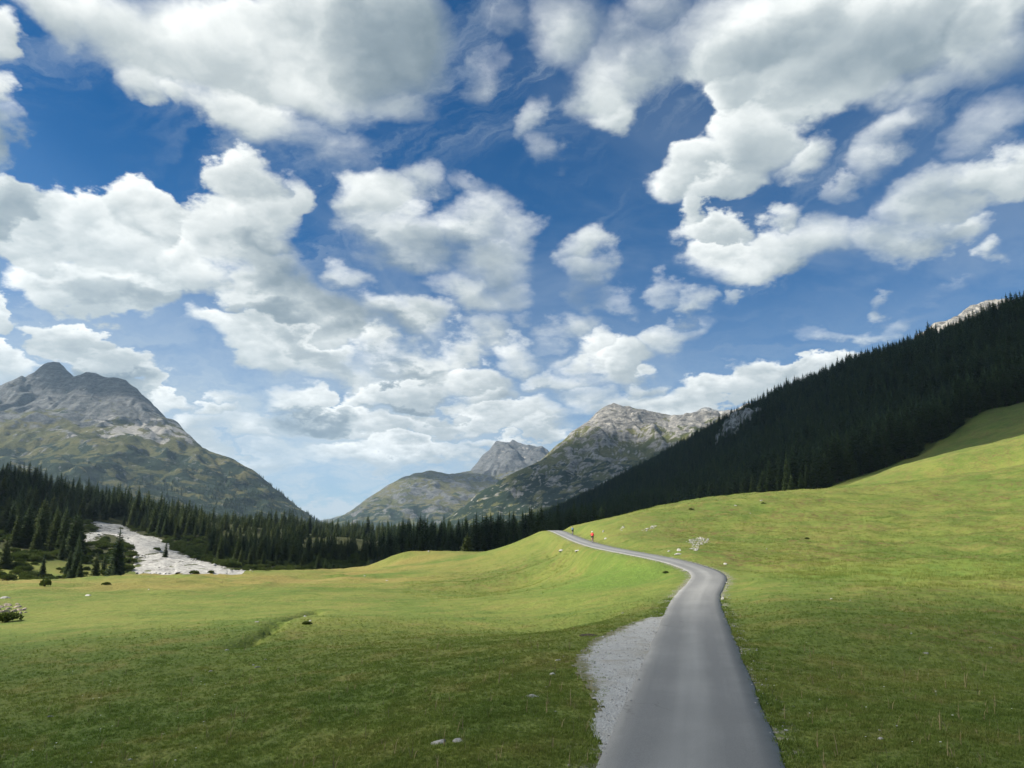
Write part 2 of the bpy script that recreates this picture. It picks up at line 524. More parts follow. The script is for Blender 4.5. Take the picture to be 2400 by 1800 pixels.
def road_query(x, y):
    """distance to the road's centre line and the road's height there"""
    x = np.asarray(x, dtype=np.float64); sh = x.shape
    q = np.stack([x.ravel(), np.asarray(y, dtype=np.float64).ravel()], -1)
    dist = np.full(len(q), 1e9); zr = np.zeros(len(q)); side = np.zeros(len(q))
    near = np.where((q[:, 1] > -40) & (q[:, 1] < 280) & (q[:, 0] > -60) & (q[:, 0] < 60))[0]
    A = ROADC[:-1]; Bv = ROADC[1:] - A
    L2 = (Bv[:, :2] ** 2).sum(1)
    for s in range(0, len(near), 8000):
        idx = near[s:s + 8000]
        d = q[idx][:, None, :] - A[None, :, :2]
        t = np.clip((d * Bv[None, :, :2]).sum(-1) / L2, 0, 1)
        e = d - t[..., None] * Bv[None, :, :2]
        r2 = (e * e).sum(-1)
        k = r2.argmin(1); ii = np.arange(len(idx))
        dist[idx] = np.sqrt(r2[ii, k]); zr[idx] = A[k, 2] + t[ii, k] * Bv[k, 2]
        side[idx] = np.sign(Bv[k, 0] * d[ii, k, 1] - Bv[k, 1] * d[ii, k, 0])
    return dist.reshape(sh), zr.reshape(sh), side.reshape(sh)


CTRL = []
for (x, y, z) in ROAD:
    CTRL.append((x, y, z))
for (u, v, y) in [
    # right-hand meadow in front
    (1900, 1700, 14), (2300, 1700, 15), (2400, 1560, 24), (2000, 1560, 24), (2150, 1470, 30), (2330, 1420, 40), (2150, 1390, 46), (1900, 1375, 54), (2400, 1378, 50),
    (1760, 1335, 76), (2000, 1320, 76), (2300, 1305, 80), (2400, 1250, 95), (2000, 1250, 106), (1800, 1268, 100), (1800, 1205, 132), (2100, 1180, 142), (2350, 1170, 140),
    (1450, 1252, 122), (1560, 1262, 108), (1640, 1280, 95),
    # crest of the near hill
    (1350, 1238, 170), (1380, 1228, 160), (1500, 1212, 140), (1640, 1196, 142), (1740, 1166, 152), (1925, 1151, 165), (2070, 1136, 175), (2233, 1116, 185), (2400, 1095, 190), (2700, 1060, 200),
    # slope below the forest
    (1925, 1150, 330), (2052, 1110, 335), (2215, 1038, 345), (2323, 977, 355), (2400, 950, 365), (2700, 800, 380), (2200, 1085, 265), (2400, 1030, 265), (2600, 960, 280),
    # the wooded hillside: its shoulder against the sky
    (2600, 660, 640), (2400, 738, 650), (2300, 768, 690), (2200, 818, 760), (2050, 866, 860), (1900, 920, 960), (1800, 958, 1060), (1720, 985, 1160), (1640, 1035, 1260), (1560, 1075, 1360),
    (1450, 1132, 1520), (1350, 1184, 1720), (1270, 1218, 1920),
    # its foot in the valley
    (1600, 1225, 430), (1400, 1252, 500), (1280, 1258, 700), (1230, 1258, 1000), (1190, 1258, 1500), (1160, 1256, 2000),
    (2000, 1000, 600), (1800, 1080, 650), (1700, 1100, 850), (1500, 1170, 1000), (1400, 1200, 1300),
    # knoll left of the road
    (1264, 1247, 178), (1224, 1270, 182), (1185, 1290, 186), (1112, 1293, 190), (1025, 1295, 190), (946, 1297, 190), (905, 1319, 186), (874, 1333, 184), (1235, 1275, 205), (1185, 1298, 206), (1112, 1301, 207), (1025, 1303, 208), (946, 1305, 208), (880, 1342, 205), (1250, 1254, 179), (1205, 1281, 184), (1150, 1293, 188), (985, 1295, 190), (925, 1306, 188),
    (1300, 1312, 128), (1250, 1372, 106), (1400, 1345, 88), (1500, 1362, 72), (1000, 1342, 150), (1100, 1322, 160), (1200, 1310, 155), (1400, 1392, 62), (1530, 1405, 50), (1300, 1432, 58), (1330, 1482, 44), (1450, 1320, 92), (1100, 1370, 110),
    # left meadow
    (1395, 1690, 15), (1345, 1530, 25), (1480, 1470, 33), (1250, 1600, 20.5), (1100, 1750, 14.5), (800, 1790, 15.5), (300, 1790, 17), (0, 1700, 23), (600, 1650, 22), (1000, 1550, 27), (300, 1550, 33), (900, 1450, 48), (500, 1450, 54), (0, 1470, 58), (-500, 1480, 62),
    (1100, 1430, 62), (800, 1390, 90), (300, 1390, 98), (0, 1400, 90), (600, 1360, 135), (0, 1368, 130), (300, 1353, 158), (600, 1343, 178), (760, 1336, 186), (-500, 1375, 130),
    # behind the meadow: a drop to the stream, then the wooded slope and the scree
    (220, 1228, 380), (300, 1262, 330), (400, 1298, 285), (480, 1325, 245), (0, 1252, 262), (0, 1150, 410), (-300, 1080, 430), (-400, 1250, 260), (150, 1290, 255), (120, 1200, 400),
    (300, 1215, 430), (450, 1246, 430), (600, 1278, 410), (720, 1300, 380), (850, 1306, 360), (1000, 1308, 350), (1150, 1300, 330), (560, 1312, 300), (700, 1330, 260),
]:
    CTRL.append(W(u, v, y))
CTRL += [(-95, 165, -6.4), (-60, 205, -7.0), (-125, 182, -6.3), (-30, 232, -5.5), (0, 240, -4.0), (-35, 290, -5.5), (25, 235, 1.0), (45, 230, 8.0), (100, 235, 15), (150, 245, 24), (60, 300, 9), (90, 380, 14),
         (-8, -20, -.1), (6, -20, .1), (-30, -30, -2), (30, -30, 1.5), (-60, 10, -3), (40, 10, 1.2), (70, 60, 4), (-120, 40, -3.5), (150, 60, 24), (-150, 100, -3), (200, 150, 52), (0, -80, 0), (-120, -80, -3), (120, -80, 10),
         (-350, 650, 26), (-150, 650, 8), (0, 650, 5), (-450, 430, 75), (-250, 900, 16), (-80, 1000, 8), (0, 1300, 12), (-400, 1300, 20), (-60, 1900, 18), (-500, 1900, 25), (-250, 200, 14), (-300, 120, 12), (-300, -50, 10),
         (700, 700, 250), (800, 1100, 300), (650, 1500, 240), (600, 2000, 200), (420, 420, 165), (560, 420, 210), (400, 250, 120), (600, 150, 160), (400, -50, 80), (-600, 700, 50), (-650, 300, 90), (-700, 1300, 30)]
class Grid:
    """a smooth function tabulated once and read back by cubic interpolation"""
    def __init__(self, f, x0, x1, y0, y1, h):
        self.x0, self.y0, self.h = x0, y0, h
        self.xs = np.arange(x0, x1 + h, h); self.ys = np.arange(y0, y1 + h, h)
        X, Y = np.meshgrid(self.xs, self.ys)
        self.Z = f(X, Y)

    def __call__(self, x, y):
        nx, ny = len(self.xs), len(self.ys)
        fx = np.clip((x - self.x0) / self.h, 1, nx - 2.001); fy = np.clip((y - self.y0) / self.h, 1, ny - 2.001)
        j = fx.astype(int); i = fy.astype(int); a = fx - j; b = fy - i

        def w(t):
            return (-.5 * t + t * t - .5 * t ** 3, 1 - 2.5 * t * t + 1.5 * t ** 3, .5 * t + 2 * t * t - 1.5 * t ** 3, -.5 * t * t + .5 * t ** 3)
        wa, wb = w(a), w(b); r = 0
        for p in range(4):
            row = 0
            for q in range(4):
                row = row + wa[q] * self.Z[i + p - 1, j + q - 1]
            r = r + wb[p] * row
        return r


_RB = RBF(CTRL, 'tps', reg=2e-4)
_GF = Grid(_RB, -780, 880, -140, 2170, 10.0)
_GN = Grid(_RB, -210, 210, -60, 320, 2.0)


def BASE(x, y):
    x = np.asarray(x, dtype=np.float64); y = np.asarray(y, dtype=np.float64); sh = x.shape
    x = x.ravel(); y = y.ravel()
    n = (x > -205) & (x < 205) & (y > -55) & (y < 315)
    r = np.empty(len(x)); r[n] = _GN(x[n], y[n]); r[~n] = _GF(x[~n], y[~n])
    return r.reshape(sh)


DITCH = np.array([W(742, 1462, 61)[:2], W(716, 1487, 54)[:2], W(660, 1508, 49)[:2], W(610, 1552, 40.5)[:2], W(560, 1572, 37)[:2]])


def poly_dist(x, y, P):
    d = np.full(np.shape(x), 1e9)
    for a, b in zip(P[:-1], P[1:]):
        v = b - a
        t = np.clip(((x - a[0]) * v[0] + (y - a[1]) * v[1]) / (v @ v), 0, 1)
        d = np.minimum(d, np.hypot(x - a[0] - t * v[0], y - a[1] - t * v[1]))
    return d


def H0(x, y):
    """height of the ground without the road bed"""
    x = np.asarray(x, dtype=np.float64); y = np.asarray(y, dtype=np.float64)
    z = BASE(np.clip(x, -760, 860), np.clip(y, -120, 2150))
    r = np.hypot(x, y)
    near = 1 - sstep(200, 420, r)
    # hummocks of the pasture
    left = sstep(10, -40, x)
    edge = sstep(80, 110, y) * (1 - sstep(185, 210, y)) * left
    z = z + near * (0.20 * fbm(x / 9, y / 9, 3, seed=1) + 0.09 * fbm(x / 2.6, y / 2.6, 3, seed=4)) * sstep(3, 14, r) * (0.55 + 0.9 * sstep(12, 30, x))
    z = z + edge * 0.55 * (ridged(x / 16, y / 9, 3, seed=9) - 0.75)
    z = z + sstep(22, 40, x) * near * (0.30 * fbm(x / 6, y / 6, 3, seed=21) + 0.10 * np.abs(fbm(x / 1.7, y / 1.7, 2, seed=23)))
    z = z + (1 - near) * 3.5 * fbm(x / 70, y / 70, 4, seed=14)
    dd = poly_dist(x, y, DITCH)
    z = z - 0.45 * np.exp(-(dd / 0.55) ** 2) * (0.5 + 0.5 * (perlin(x / 2, y / 2, 5) > -0.3))
    return z


def HG(x, y):
    """height of the ground, cut to the road"""
    z = H0(x, y)
    d, zr, side = road_query(x, y)
    lw = np.where((side > 0) & (np.asarray(y) < 45), 5.5, 3.2)      # wider shoulder where the lay-by is
    t = sstep(ROADW * 0.5 + 0.25, ROADW * 0.5 + lw, d)
    z = zr * (1 - t) + z * t - 0.03 * (1 - t) 
    return z - 0.10 * (1 - sstep(ROADW * 0.5 - 0.55, ROADW * 0.5 - 0.15, d))


def hit(u, v, y0=6.0, y1=2400.0):
    """where the sight line of a photo point meets the ground"""
    d = ray(u, v)
    ys = np.geomspace(y0, y1, 420)
    for _ in range(2):
        s = ys / d.y
        f = CAMH + d.z * s - HG(d.x * s, ys)
        k = np.where(f < 0)[0]
        if len(k) == 0:
            return None
        k = max(int(k[0]), 1)
        lo, hi = ys[k - 1], ys[k]
        ys = np.linspace(lo, hi, 24)
    yy = hi
    sm = yy / d.y
    return Vector((d.x * sm, yy, float(HG(np.array([d.x * sm]), np.array([yy]))[0])))


# ================================================================== materials
M = {}


def new_mat(name):
    m = bpy.data.materials.new(name)
    m.use_nodes = True
    m.node_tree.nodes.clear()
    T = NT(m.node_tree)
    out = T.n('ShaderNodeOutputMaterial')
    b = T.n('ShaderNodeBsdfPrincipled')
    m.node_tree.links.new(b.outputs[0], out.inputs[0])
    M[name] = m
    return T, b


def A(T, name):
    nd = T.n('ShaderNodeAttribute')
    nd.attribute_name = name
    return nd.outputs['Fac']


def bump(T, b, h, strength, dist):
    nd = T.n('ShaderNodeBump')
    nd.inputs['Strength'].default_value = strength
    nd.inputs['Distance'].default_value = dist
    T.put(nd.inputs['Height'], h)
    T.put(b.inputs['Normal'], nd.outputs[0])


def plain(name, col, rough=0.7, var=0.15, scale=8.0, metal=0.0, coord='Object'):
    T, b = new_mat(name)
    tc = T.n('ShaderNodeTexCoord')
    n = T.noise(tc.outputs[coord], scale, 4.0, 0.6)
    f = T.ramp(n, 0.3, 0.7, 1 - var, 1 + var, smooth=False)
    c = T.mix(1.0, col, T.cxyz(f, f, f), 'MULTIPLY')
    T.put(b.inputs['Base Color'], c)
    b.inputs['Roughness'].default_value = rough
    b.inputs['Metallic'].default_value = metal
    return T, b


def turf_colour():
    """colour of the pasture at a place: shared by the ground and the tufts that stand on it"""
    g = bpy.data.node_groups.new('turf_colour', 'ShaderNodeTree')
    for nm in ('Straw', 'Lush', 'Heath'):
        g.interface.new_socket(nm, in_out='INPUT', socket_type='NodeSocketFloat')
    g.interface.new_socket('Color', in_out='OUTPUT', socket_type='NodeSocketColor')
    T = NT(g)
    gi = T.n('NodeGroupInput'); go = T.n('NodeGroupOutput')
    geo = T.n('ShaderNodeNewGeometry')
    p = T.v('MULTIPLY', geo.outputs['Position'], (1, 1, 0.3))
    a = T.noise(p, 0.045, 4.0, 0.6, 0.6)
    b = T.noise(p, 0.33, 5.0, 0.65, 0.4)
    c = T.noise(p, 2.6, 4.0, 0.7)
    col = T.mix(T.ramp(a, 0.36, 0.64), GRASS_A, GRASS_B)
    col = T.mix(T.m('MULTIPLY', T.ramp(b, 0.48, 0.70), 0.75), col, GRASS_C)
    col = T.mix(T.m('MULTIPLY', T.ramp(b, 0.50, 0.34), 0.6), col, GRASS_D)
    col = T.mix(T.m('MULTIPLY', gi.outputs['Straw'], 0.75), col, (0.235, 0.185, 0.060))
    hm = T.m('MULTIPLY', gi.outputs['Heath'], T.ramp(T.noise(p, 1.1, 4.0, 0.7), 0.42, 0.66))
    col = T.mix(T.m('MULTIPLY', hm, 0.85), col, (0.118, 0.084, 0.034))
    col = T.mix(T.m('MULTIPLY', gi.outputs['Lush'], 0.75), col, (0.100, 0.172, 0.028))
    f = T.ramp(c, 0.25, 0.75, 0.78, 1.22, smooth=False)
    col = T.mix(1.0, col, T.cxyz(f, f, f), 'MULTIPLY')
    T.put(go.inputs[0], col)
    return g


GRASS_A = (0.098, 0.143, 0.027)
GRASS_B = (0.153, 0.178, 0.039)
GRASS_C = (0.176, 0.165, 0.047)
GRASS_D = (0.076, 0.118, 0.021)
TURF = turf_colour()


def make_materials():
    # ---- pasture
    T, b = new_mat('turf')
    nd = T.n('ShaderNodeGroup'); nd.node_tree = TURF
    T.put(nd.inputs[0], A(T, 'straw')); T.put(nd.inputs[1], A(T, 'lush')); T.put(nd.inputs[2], A(T, 'heath'))
    geo = T.n('ShaderNodeNewGeometry'); P = geo.outputs['Position']
    soil = T.noise(P, 3.0, 4.0, 0.6)
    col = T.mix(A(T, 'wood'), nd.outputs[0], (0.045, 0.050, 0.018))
    grit = T.mix(T.ramp(T.noise(P, 9.0, 3.0, 0.6), 0.35, 0.7), (0.17, 0.155, 0.12), (0.30, 0.28, 0.25))
    col = T.mix(T.m('MULTIPLY', A(T, 'verge'), T.ramp(soil, 0.40, 0.58)), col, grit)
    T.put(b.inputs['Base Color'], col)
    b.inputs['Roughness'].default_value = 0.85
    b.inputs['Specular IOR Level'].default_value = 0.15
    n1 = T.noise(P, 1.3, 5.0, 0.7); n2 = T.noise(P, 7.0, 3.0, 0.7)
    bump(T, b, T.m('MULTIPLY_ADD', n2, 0.3, n1), 0.85, 0.34)

    # ---- asphalt: dark binder, paler where wheels have polished it
    T, b = new_mat('asphalt')
    ac = A(T, 'across'); al = A(T, 'along')
    geo = T.n('ShaderNodeNewGeometry'); P = geo.outputs['Position']
    st = T.noise(T.cxyz(T.m('MULTIPLY', ac, 2.2), T.m('MULTIPLY', al, 0.05), 0.0), 1.0, 3.0, 0.5)
    mid = T.ramp(T.m('ABSOLUTE', T.m('SUBTRACT', ac, -0.05)), 0.05, 0.75, 1.0, 0.0)
    rim = T.ramp(T.m('ADD', T.m('ABSOLUTE', ac), T.m('MULTIPLY_ADD', T.noise(P, 1.1, 4.0, 0.65), 0.4, -0.2)), 1.20, 1.48, 0.0, 1.0)
    f = T.m('ADD', T.m('MULTIPLY', mid, 0.42), T.m('MULTIPLY', rim, 0.40))
    f = T.m('ADD', f, T.ramp(st, 0.3, 0.7, -0.10, 0.14))
    f = T.m('ADD', f, T.ramp(T.noise(P, 0.22, 5.0, 0.65), 0.3, 0.7, -0.14, 0.16))
    col = T.mix(f, (0.150, 0.154, 0.154), (0.285, 0.290, 0.282))
    gr = T.ramp(T.noise(P, 48.0, 3.0, 0.75), 0.25, 0.75, 0.72, 1.3, smooth=False)
    col = T.mix(1.0, col, T.cxyz(gr, gr, gr), 'MULTIPLY')
    # a few old cracks and a darker patch line
    vo = T.n('ShaderNodeTexVoronoi', feature='DISTANCE_TO_EDGE'); T.put(vo.inputs['Vector'], T.v('ADD', P, T.v('SCALE', T.noise(P, 1.4, 3.0, 0.6, out='Color'), scale=0.8))); vo.inputs['Scale'].default_value = 0.42
    ck = T.m('MULTIPLY', T.ramp(vo.outputs['Distance'], 0.0, 0.012, 1.0, 0.0), T.ramp(T.noise(P, 0.16, 2.0, 0.5), 0.50, 0.60))
    col = T.mix(T.m('MULTIPLY', ck, 0.55), col, (0.06, 0.06, 0.06))
    T.put(b.inputs['Base Color'], col)
    b.inputs['Roughness'].default_value = 0.72
    b.inputs['Specular IOR Level'].default_value = 0.35
    bump(T, b, T.noise(P, 70.0, 3.0, 0.6), 0.5, 0.01)

    # ---- gravel
    T, b = new_mat('gravel')
    geo = T.n('ShaderNodeNewGeometry'); P = geo.outputs['Position']
    vo = T.n('ShaderNodeTexVoronoi'); T.put(vo.inputs['Vector'], P); vo.inputs['Scale'].default_value = 26.0
    sep = T.n('ShaderNodeSeparateColor'); T.put(sep.inputs[0], vo.outputs['Color'])
    col = T.mix(sep.outputs[0], (0.285, 0.29, 0.285), (0.405, 0.41, 0.40))
    big = T.noise(P, 0.55, 5.0, 0.65, 0.6)
    col = T.mix(T.m('MULTIPLY', T.ramp(big, 0.46, 0.70), 0.7), col, (0.25, 0.235, 0.19))
    moss = T.ramp(T.m('ADD', T.m('MULTIPLY', A(T, 'edge'), 0.62), T.m('MULTIPLY_ADD', T.noise(P, 0.9, 6.0, 0.72, 0.8), 1.3, -0.65)), 0.30, 0.55)
    col = T.mix(T.m('MULTIPLY', moss, 0.85), col, T.mix(T.noise(P, 2.0, 3.0, 0.6), (0.085, 0.110, 0.026), (0.16, 0.125, 0.05)))
    T.put(b.inputs['Base Color'], col)
    b.inputs['Roughness'].default_value = 0.9
    bump(T, b, T.m('MULTIPLY_ADD', vo.outputs['Distance'], -0.5, T.noise(P, 4.0, 4.0, 0.6)), 0.8, 0.06)

    # ---- scree of pale limestone
    T, b = new_mat('scree')
    geo = T.n('ShaderNodeNewGeometry'); P = geo.outputs['Position']
    n = T.noise(P, 0.35, 6.0, 0.75, 0.5)
    col = T.mix(T.ramp(n, 0.34, 0.66), (0.27, 0.265, 0.25), (0.52, 0.515, 0.49))
    fl = T.ramp(T.noise(P, 2.4, 3.0, 0.7), 0.3, 0.7, 0.8, 1.15, smooth=False)
    col = T.mix(1.0, col, T.cxyz(fl, fl, fl), 'MULTIPLY')
    T.put(b.inputs['Base Color'], col)
    b.inputs['Roughness'].default_value = 0.95
    bump(T, b, T.noise(P, 0.9, 6.0, 0.75), 0.9, 1.0)

    T, b = plain('tan_rubble', (0.27, 0.225, 0.18), 0.9, 0.45, 1.2, coord='Object')

    # ---- boulders
    T, b = new_mat('limestone')
    geo = T.n('ShaderNodeNewGeometry'); P = geo.outputs['Position']
    n = T.noise(P, 2.2, 6.0, 0.7, 0.6)
    col = T.mix(T.ramp(n, 0.32, 0.66), (0.17, 0.168, 0.155), (0.42, 0.41, 0.385))
    li = T.ramp(T.noise(P, 7.0, 4.0, 0.7), 0.60, 0.72)
    col = T.mix(T.m('MULTIPLY', li, 0.5), col, (0.15, 0.14, 0.10))
    T.put(b.inputs['Base Color'], col)
    b.inputs['Roughness'].default_value = 0.9
    bump(T, b, T.noise(P, 9.0, 5.0, 0.7), 0.8, 0.06)


make_materials()


# ================================================================== ground sheet
def build_ground():
    fine = np.arange(-44, 44.01, 0.2)
    coarse = np.concatenate([np.arange(48, 180, 6.0), np.arange(-180, -44, 6.0)])
    ang = np.radians(np.sort(np.concatenate([fine, coarse])))
    rad = np.concatenate([[0.5, 1.5, 3, 4.5], np.geomspace(6.0, 230, 420), np.geomspace(234, 2400, 210), [3000, 4000, 6000, 9500]])
    Rr, A = np.meshgrid(rad, ang, indexing='ij')
    x = Rr * np.sin(A); y = Rr * np.cos(A)
    z = HG(x, y)
    far = sstep(2100, 2600, Rr) 
    z = z * (1 - far) + 10 * far
    beh = sstep(-120, -400, y)
    z = z * (1 - beh) + np.clip(z, -3, 60) * beh
    me = mesh_np('ground', np.stack([x, y, z], -1).reshape(-1, 3), grid_faces(len(rad), len(ang), wrap=True))
    me.flip_normals()
    xf, yf = x.ravel(), y.ravel()
    # what grows where (kinds of turf)
    straw = sstep(95, 112, yf) * (1 - sstep(190, 240, yf)) * sstep(12, -35, xf) * np.clip(0.55 + 0.9 * fbm(xf / 26, yf / 11, 3, seed=30), 0, 1)
    attr(me, 'straw', straw)
    lush = np.exp(-((xf - 9.5) / 6) ** 2 - ((yf - 76) / 11) ** 2) + 0.8 * np.exp(-((yf - 66) / 7) ** 2) * sstep(18, 26, xf)
    attr(me, 'lush', np.clip(lush, 0, 1))
    heath = sstep(14, 26, xf) * np.clip(0.5 + 1.2 * fbm(xf / 8, yf / 8, 3, seed=33), 0, 1) * (1 - np.clip(lush, 0, 1))
    kn = np.exp(-((xf + 2) / 15) ** 2 - ((yf - 122) / 26) ** 2) * np.clip(0.6 + fbm(xf / 6, yf / 6, 2, seed=35), 0, 1)
    for (u, v, rr, w) in [(1870, 1588, 1.7, 1.0), (2190, 1482, 2.6, 1.0), (2150, 1735, 1.2, .8), (2330, 1500, 2.0, .7), (1330, 1560, .9, .9), (1500, 1245, 9.0, .8), (1650, 1300, 6.0, .5), (1950, 1290, 7.0, .8)]:
        hp = hit(u, v)
        kn = kn + w * np.exp(-(((xf - hp.x) / rr) ** 2 + ((yf - hp.y) / (rr * 1.4)) ** 2)) * np.clip(0.9 + fbm(xf / (rr * .4), yf / (rr * .4), 3, seed=37), 0, 1.2)
    attr(me, 'heath', np.clip(heath + 0.9 * kn, 0, 1))
    dd, _, _ = road_query(xf, yf)
    verge = (1 - sstep(ROADW / 2 + 0.05, ROADW / 2 + 0.55, dd + 0.35 * fbm(xf * 1.1, yf * 1.1, 3, seed=40))) 
    attr(me, 'verge', verge)
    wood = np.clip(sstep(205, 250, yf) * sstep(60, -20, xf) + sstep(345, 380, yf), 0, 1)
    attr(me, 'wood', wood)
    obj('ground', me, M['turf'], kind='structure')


def build_road():
    # resample the centre line
    P = ROADC; seg = np.hypot(*np.diff(P[:, :2], axis=0).T); s = np.concatenate([[0], np.cumsum(seg)])
    t = np.arange(0, s[-1], 0.8)
    C = np.stack([np.interp(t, s, P[:, k]) for k in range(3)], -1)
    T2 = np.gradient(C[:, :2], axis=0); T2 /= np.linalg.norm(T2, axis=1)[:, None]
    N = np.stack([T2[:, 1], -T2[:, 0]], -1)          # to the right
    lat = np.array([-1.0, -0.985, -0.7, -0.35, 0, 0.35, 0.7, 0.985, 1.0]) * ROADW / 2
    zof = np.array([-0.35, 0.0, 0.018, 0.028, 0.032, 0.028, 0.018, 0.0, -0.35]) + 0.012
    V = np.zeros((len(t), 9, 3)); 
    wob = 0.05 * fbm(t / 3.1, t * 0 + 2.2, 3, seed=2), 0.05 * fbm(t / 2.7, t * 0 + 7.7, 3, seed=3)
    for k in range(9):
        l = lat[k] + (wob[0] if k < 2 else wob[1] if k > 6 else 0)
        V[:, k, :2] = C[:, :2] + N * np.asarray(l).reshape(-1, 1) if np.ndim(l) else C[:, :2] + N * l
        V[:, k, 2] = C[:, 2] + zof[k]
    me = mesh_np('road', V.reshape(-1, 3), grid_faces(len(t), 9))
    me.flip_normals()
    attr(me, 'across', np.tile(lat, len(t)))
    attr(me, 'along', np.repeat(t, 9))
    obj('road', me, M['asphalt'], kind='structure')
    return C, N


# ================================================================== mountains
def flow_carve(z, dx, k, iters=3, p=0.42):
    """let water cut gullies down the steepest lines"""
    nr, nc = z.shape
    sh = [(-1, -1), (-1, 0), (-1, 1), (0, -1), (0, 1), (1, -1), (1, 0), (1, 1)]
    for it in range(iters):
        zp = np.pad(z, 1, mode='edge')
        best = np.zeros(z.shape); rec = np.arange(z.size).reshape(z.shape)
        base = rec.copy()
        for (a, b) in sh:
            n = zp[1 + a:1 + a + nr, 1 + b:1 + b + nc]
            sl = (z - n) / (dx * math.hypot(a, b))
            ii = np.clip(np.arange(nr)[:, None] + a, 0, nr - 1); jj = np.clip(np.arange(nc)[None, :] + b, 0, nc - 1)
            m = sl > best
            best = np.where(m, sl, best); rec = np.where(m, ii * nc + jj, rec)
        order = np.argsort(-z.ravel()).tolist(); rc = rec.ravel().tolist(); acc = [1.0] * z.size
        for i in order:
            r = rc[i]
            if r != i:
                acc[r] += acc[i]
        acc = np.array(acc).reshape(z.shape)
        cut = k * np.minimum(acc, 900) ** p * np.clip(best, 0, 1.2)
        z = z - cut
        zs = z.copy()
        zs[1:-1, 1:-1] = 0.5 * z[1:-1, 1:-1] + 0.125 * (z[:-2, 1:-1] + z[2:, 1:-1] + z[1:-1, :-2] + z[1:-1, 2:])
        z = zs
    return z


def mountain(name, sky, face, extra, xr, yr, n, amp, scale, carve, mat, cover, seed=0, label=None, keep=180.0, kernel='lin'):
    """sky: points of its outline against the sky, face: points lower down its front, both with real distances"""
    pts = [W(*p) for p in sky] + [W(*p) for p in face] + list(extra)
    for (u, v, y) in sky:                       # the far side falls away again
        a = W(u, v, y)
        d = 0.16 * y
        pts.append((a[0] * (1 + d / y), y + d, a[2] - 0.45 * d - 20))
    f = RBF(pts, kernel, reg=0.0, L=500.0)
    nx, ny = n
    xs = np.linspace(*xr, nx); ys = np.linspace(*yr, ny)
    X, Y = np.meshgrid(xs, ys)
    Z = f(X, Y)
    ridge = np.array([W(*p)[:2] for p in sky])
    dr = poly_dist(X, Y, ridge)
    damp = 0.22 + 0.78 * sstep(0.05 * keep, keep, dr)
    hgt = sstep(5, 160, Z)
    wx = X + 0.35 * scale * fbm(X / scale, Y / scale, 3, seed=seed + 50)
    wy = Y + 0.35 * scale * fbm(X / scale + 7, Y / scale, 3, seed=seed + 60)
    up = sstep(0.55, 0.85, Z / max(1.0, Z.max()))
    Z = Z + hgt * damp * amp * (0.7 + 0.9 * up) * (ridged(wx / scale, wy / scale, 6, seed=seed) - 0.95)
    Z = Z + hgt * amp * 0.25 * fbm(X / scale * 3.1, Y / scale * 3.1, 4, seed=seed + 5) * (0.4 + 0.6 * damp)
    # ledges of the bedding
    Z = Z + hgt * damp * amp * 0.05 * np.sin(Z / (amp * 0.32) + 2.5 * fbm(X / scale, Y / scale, 2, seed=seed + 8))
    dx = (xr[1] - xr[0]) / (nx - 1)
    Zc = flow_carve(Z, dx, carve)
    Z = Z * (1 - damp) + Zc * damp
    me = mesh_np(name, np.stack([X, Y, Z], -1).reshape(-1, 3), grid_faces(ny, nx))
    gy, gx = np.gradient(Z, ys, xs)
    slope = np.hypot(gx, gy)
    lap = np.zeros_like(Z)
    lap[1:-1, 1:-1] = (Z[:-2, 1:-1] + Z[2:, 1:-1] + Z[1:-1, :-2] + Z[1:-1, 2:] - 4 * Z[1:-1, 1:-1]) / dx
    U = 1200 + X / np.maximum(Y, 1) * 1780 / 1.0
    for key, val in cover(X, Y, Z, slope, lap).items():
        attr(me, key, np.clip(val, 0, 1).ravel())
    o = obj(name, me, mat, kind='structure')
    if label: o['label'] = label

    def height(x, y):
        fx = np.clip((np.asarray(x) - xs[0]) / (xs[1] - xs[0]), 0, nx - 1.001); fy = np.clip((np.asarray(y) - ys[0]) / (ys[1] - ys[0]), 0, ny - 1.001)
        i = fy.astype(int); j = fx.astype(int); a = fy - i; b = fx - j
        return (Z[i, j] * (1 - a) * (1 - b) + Z[i, j + 1] * (1 - a) * b + Z[i + 1, j] * a * (1 - b) + Z[i + 1, j + 1] * a * b)
    return height


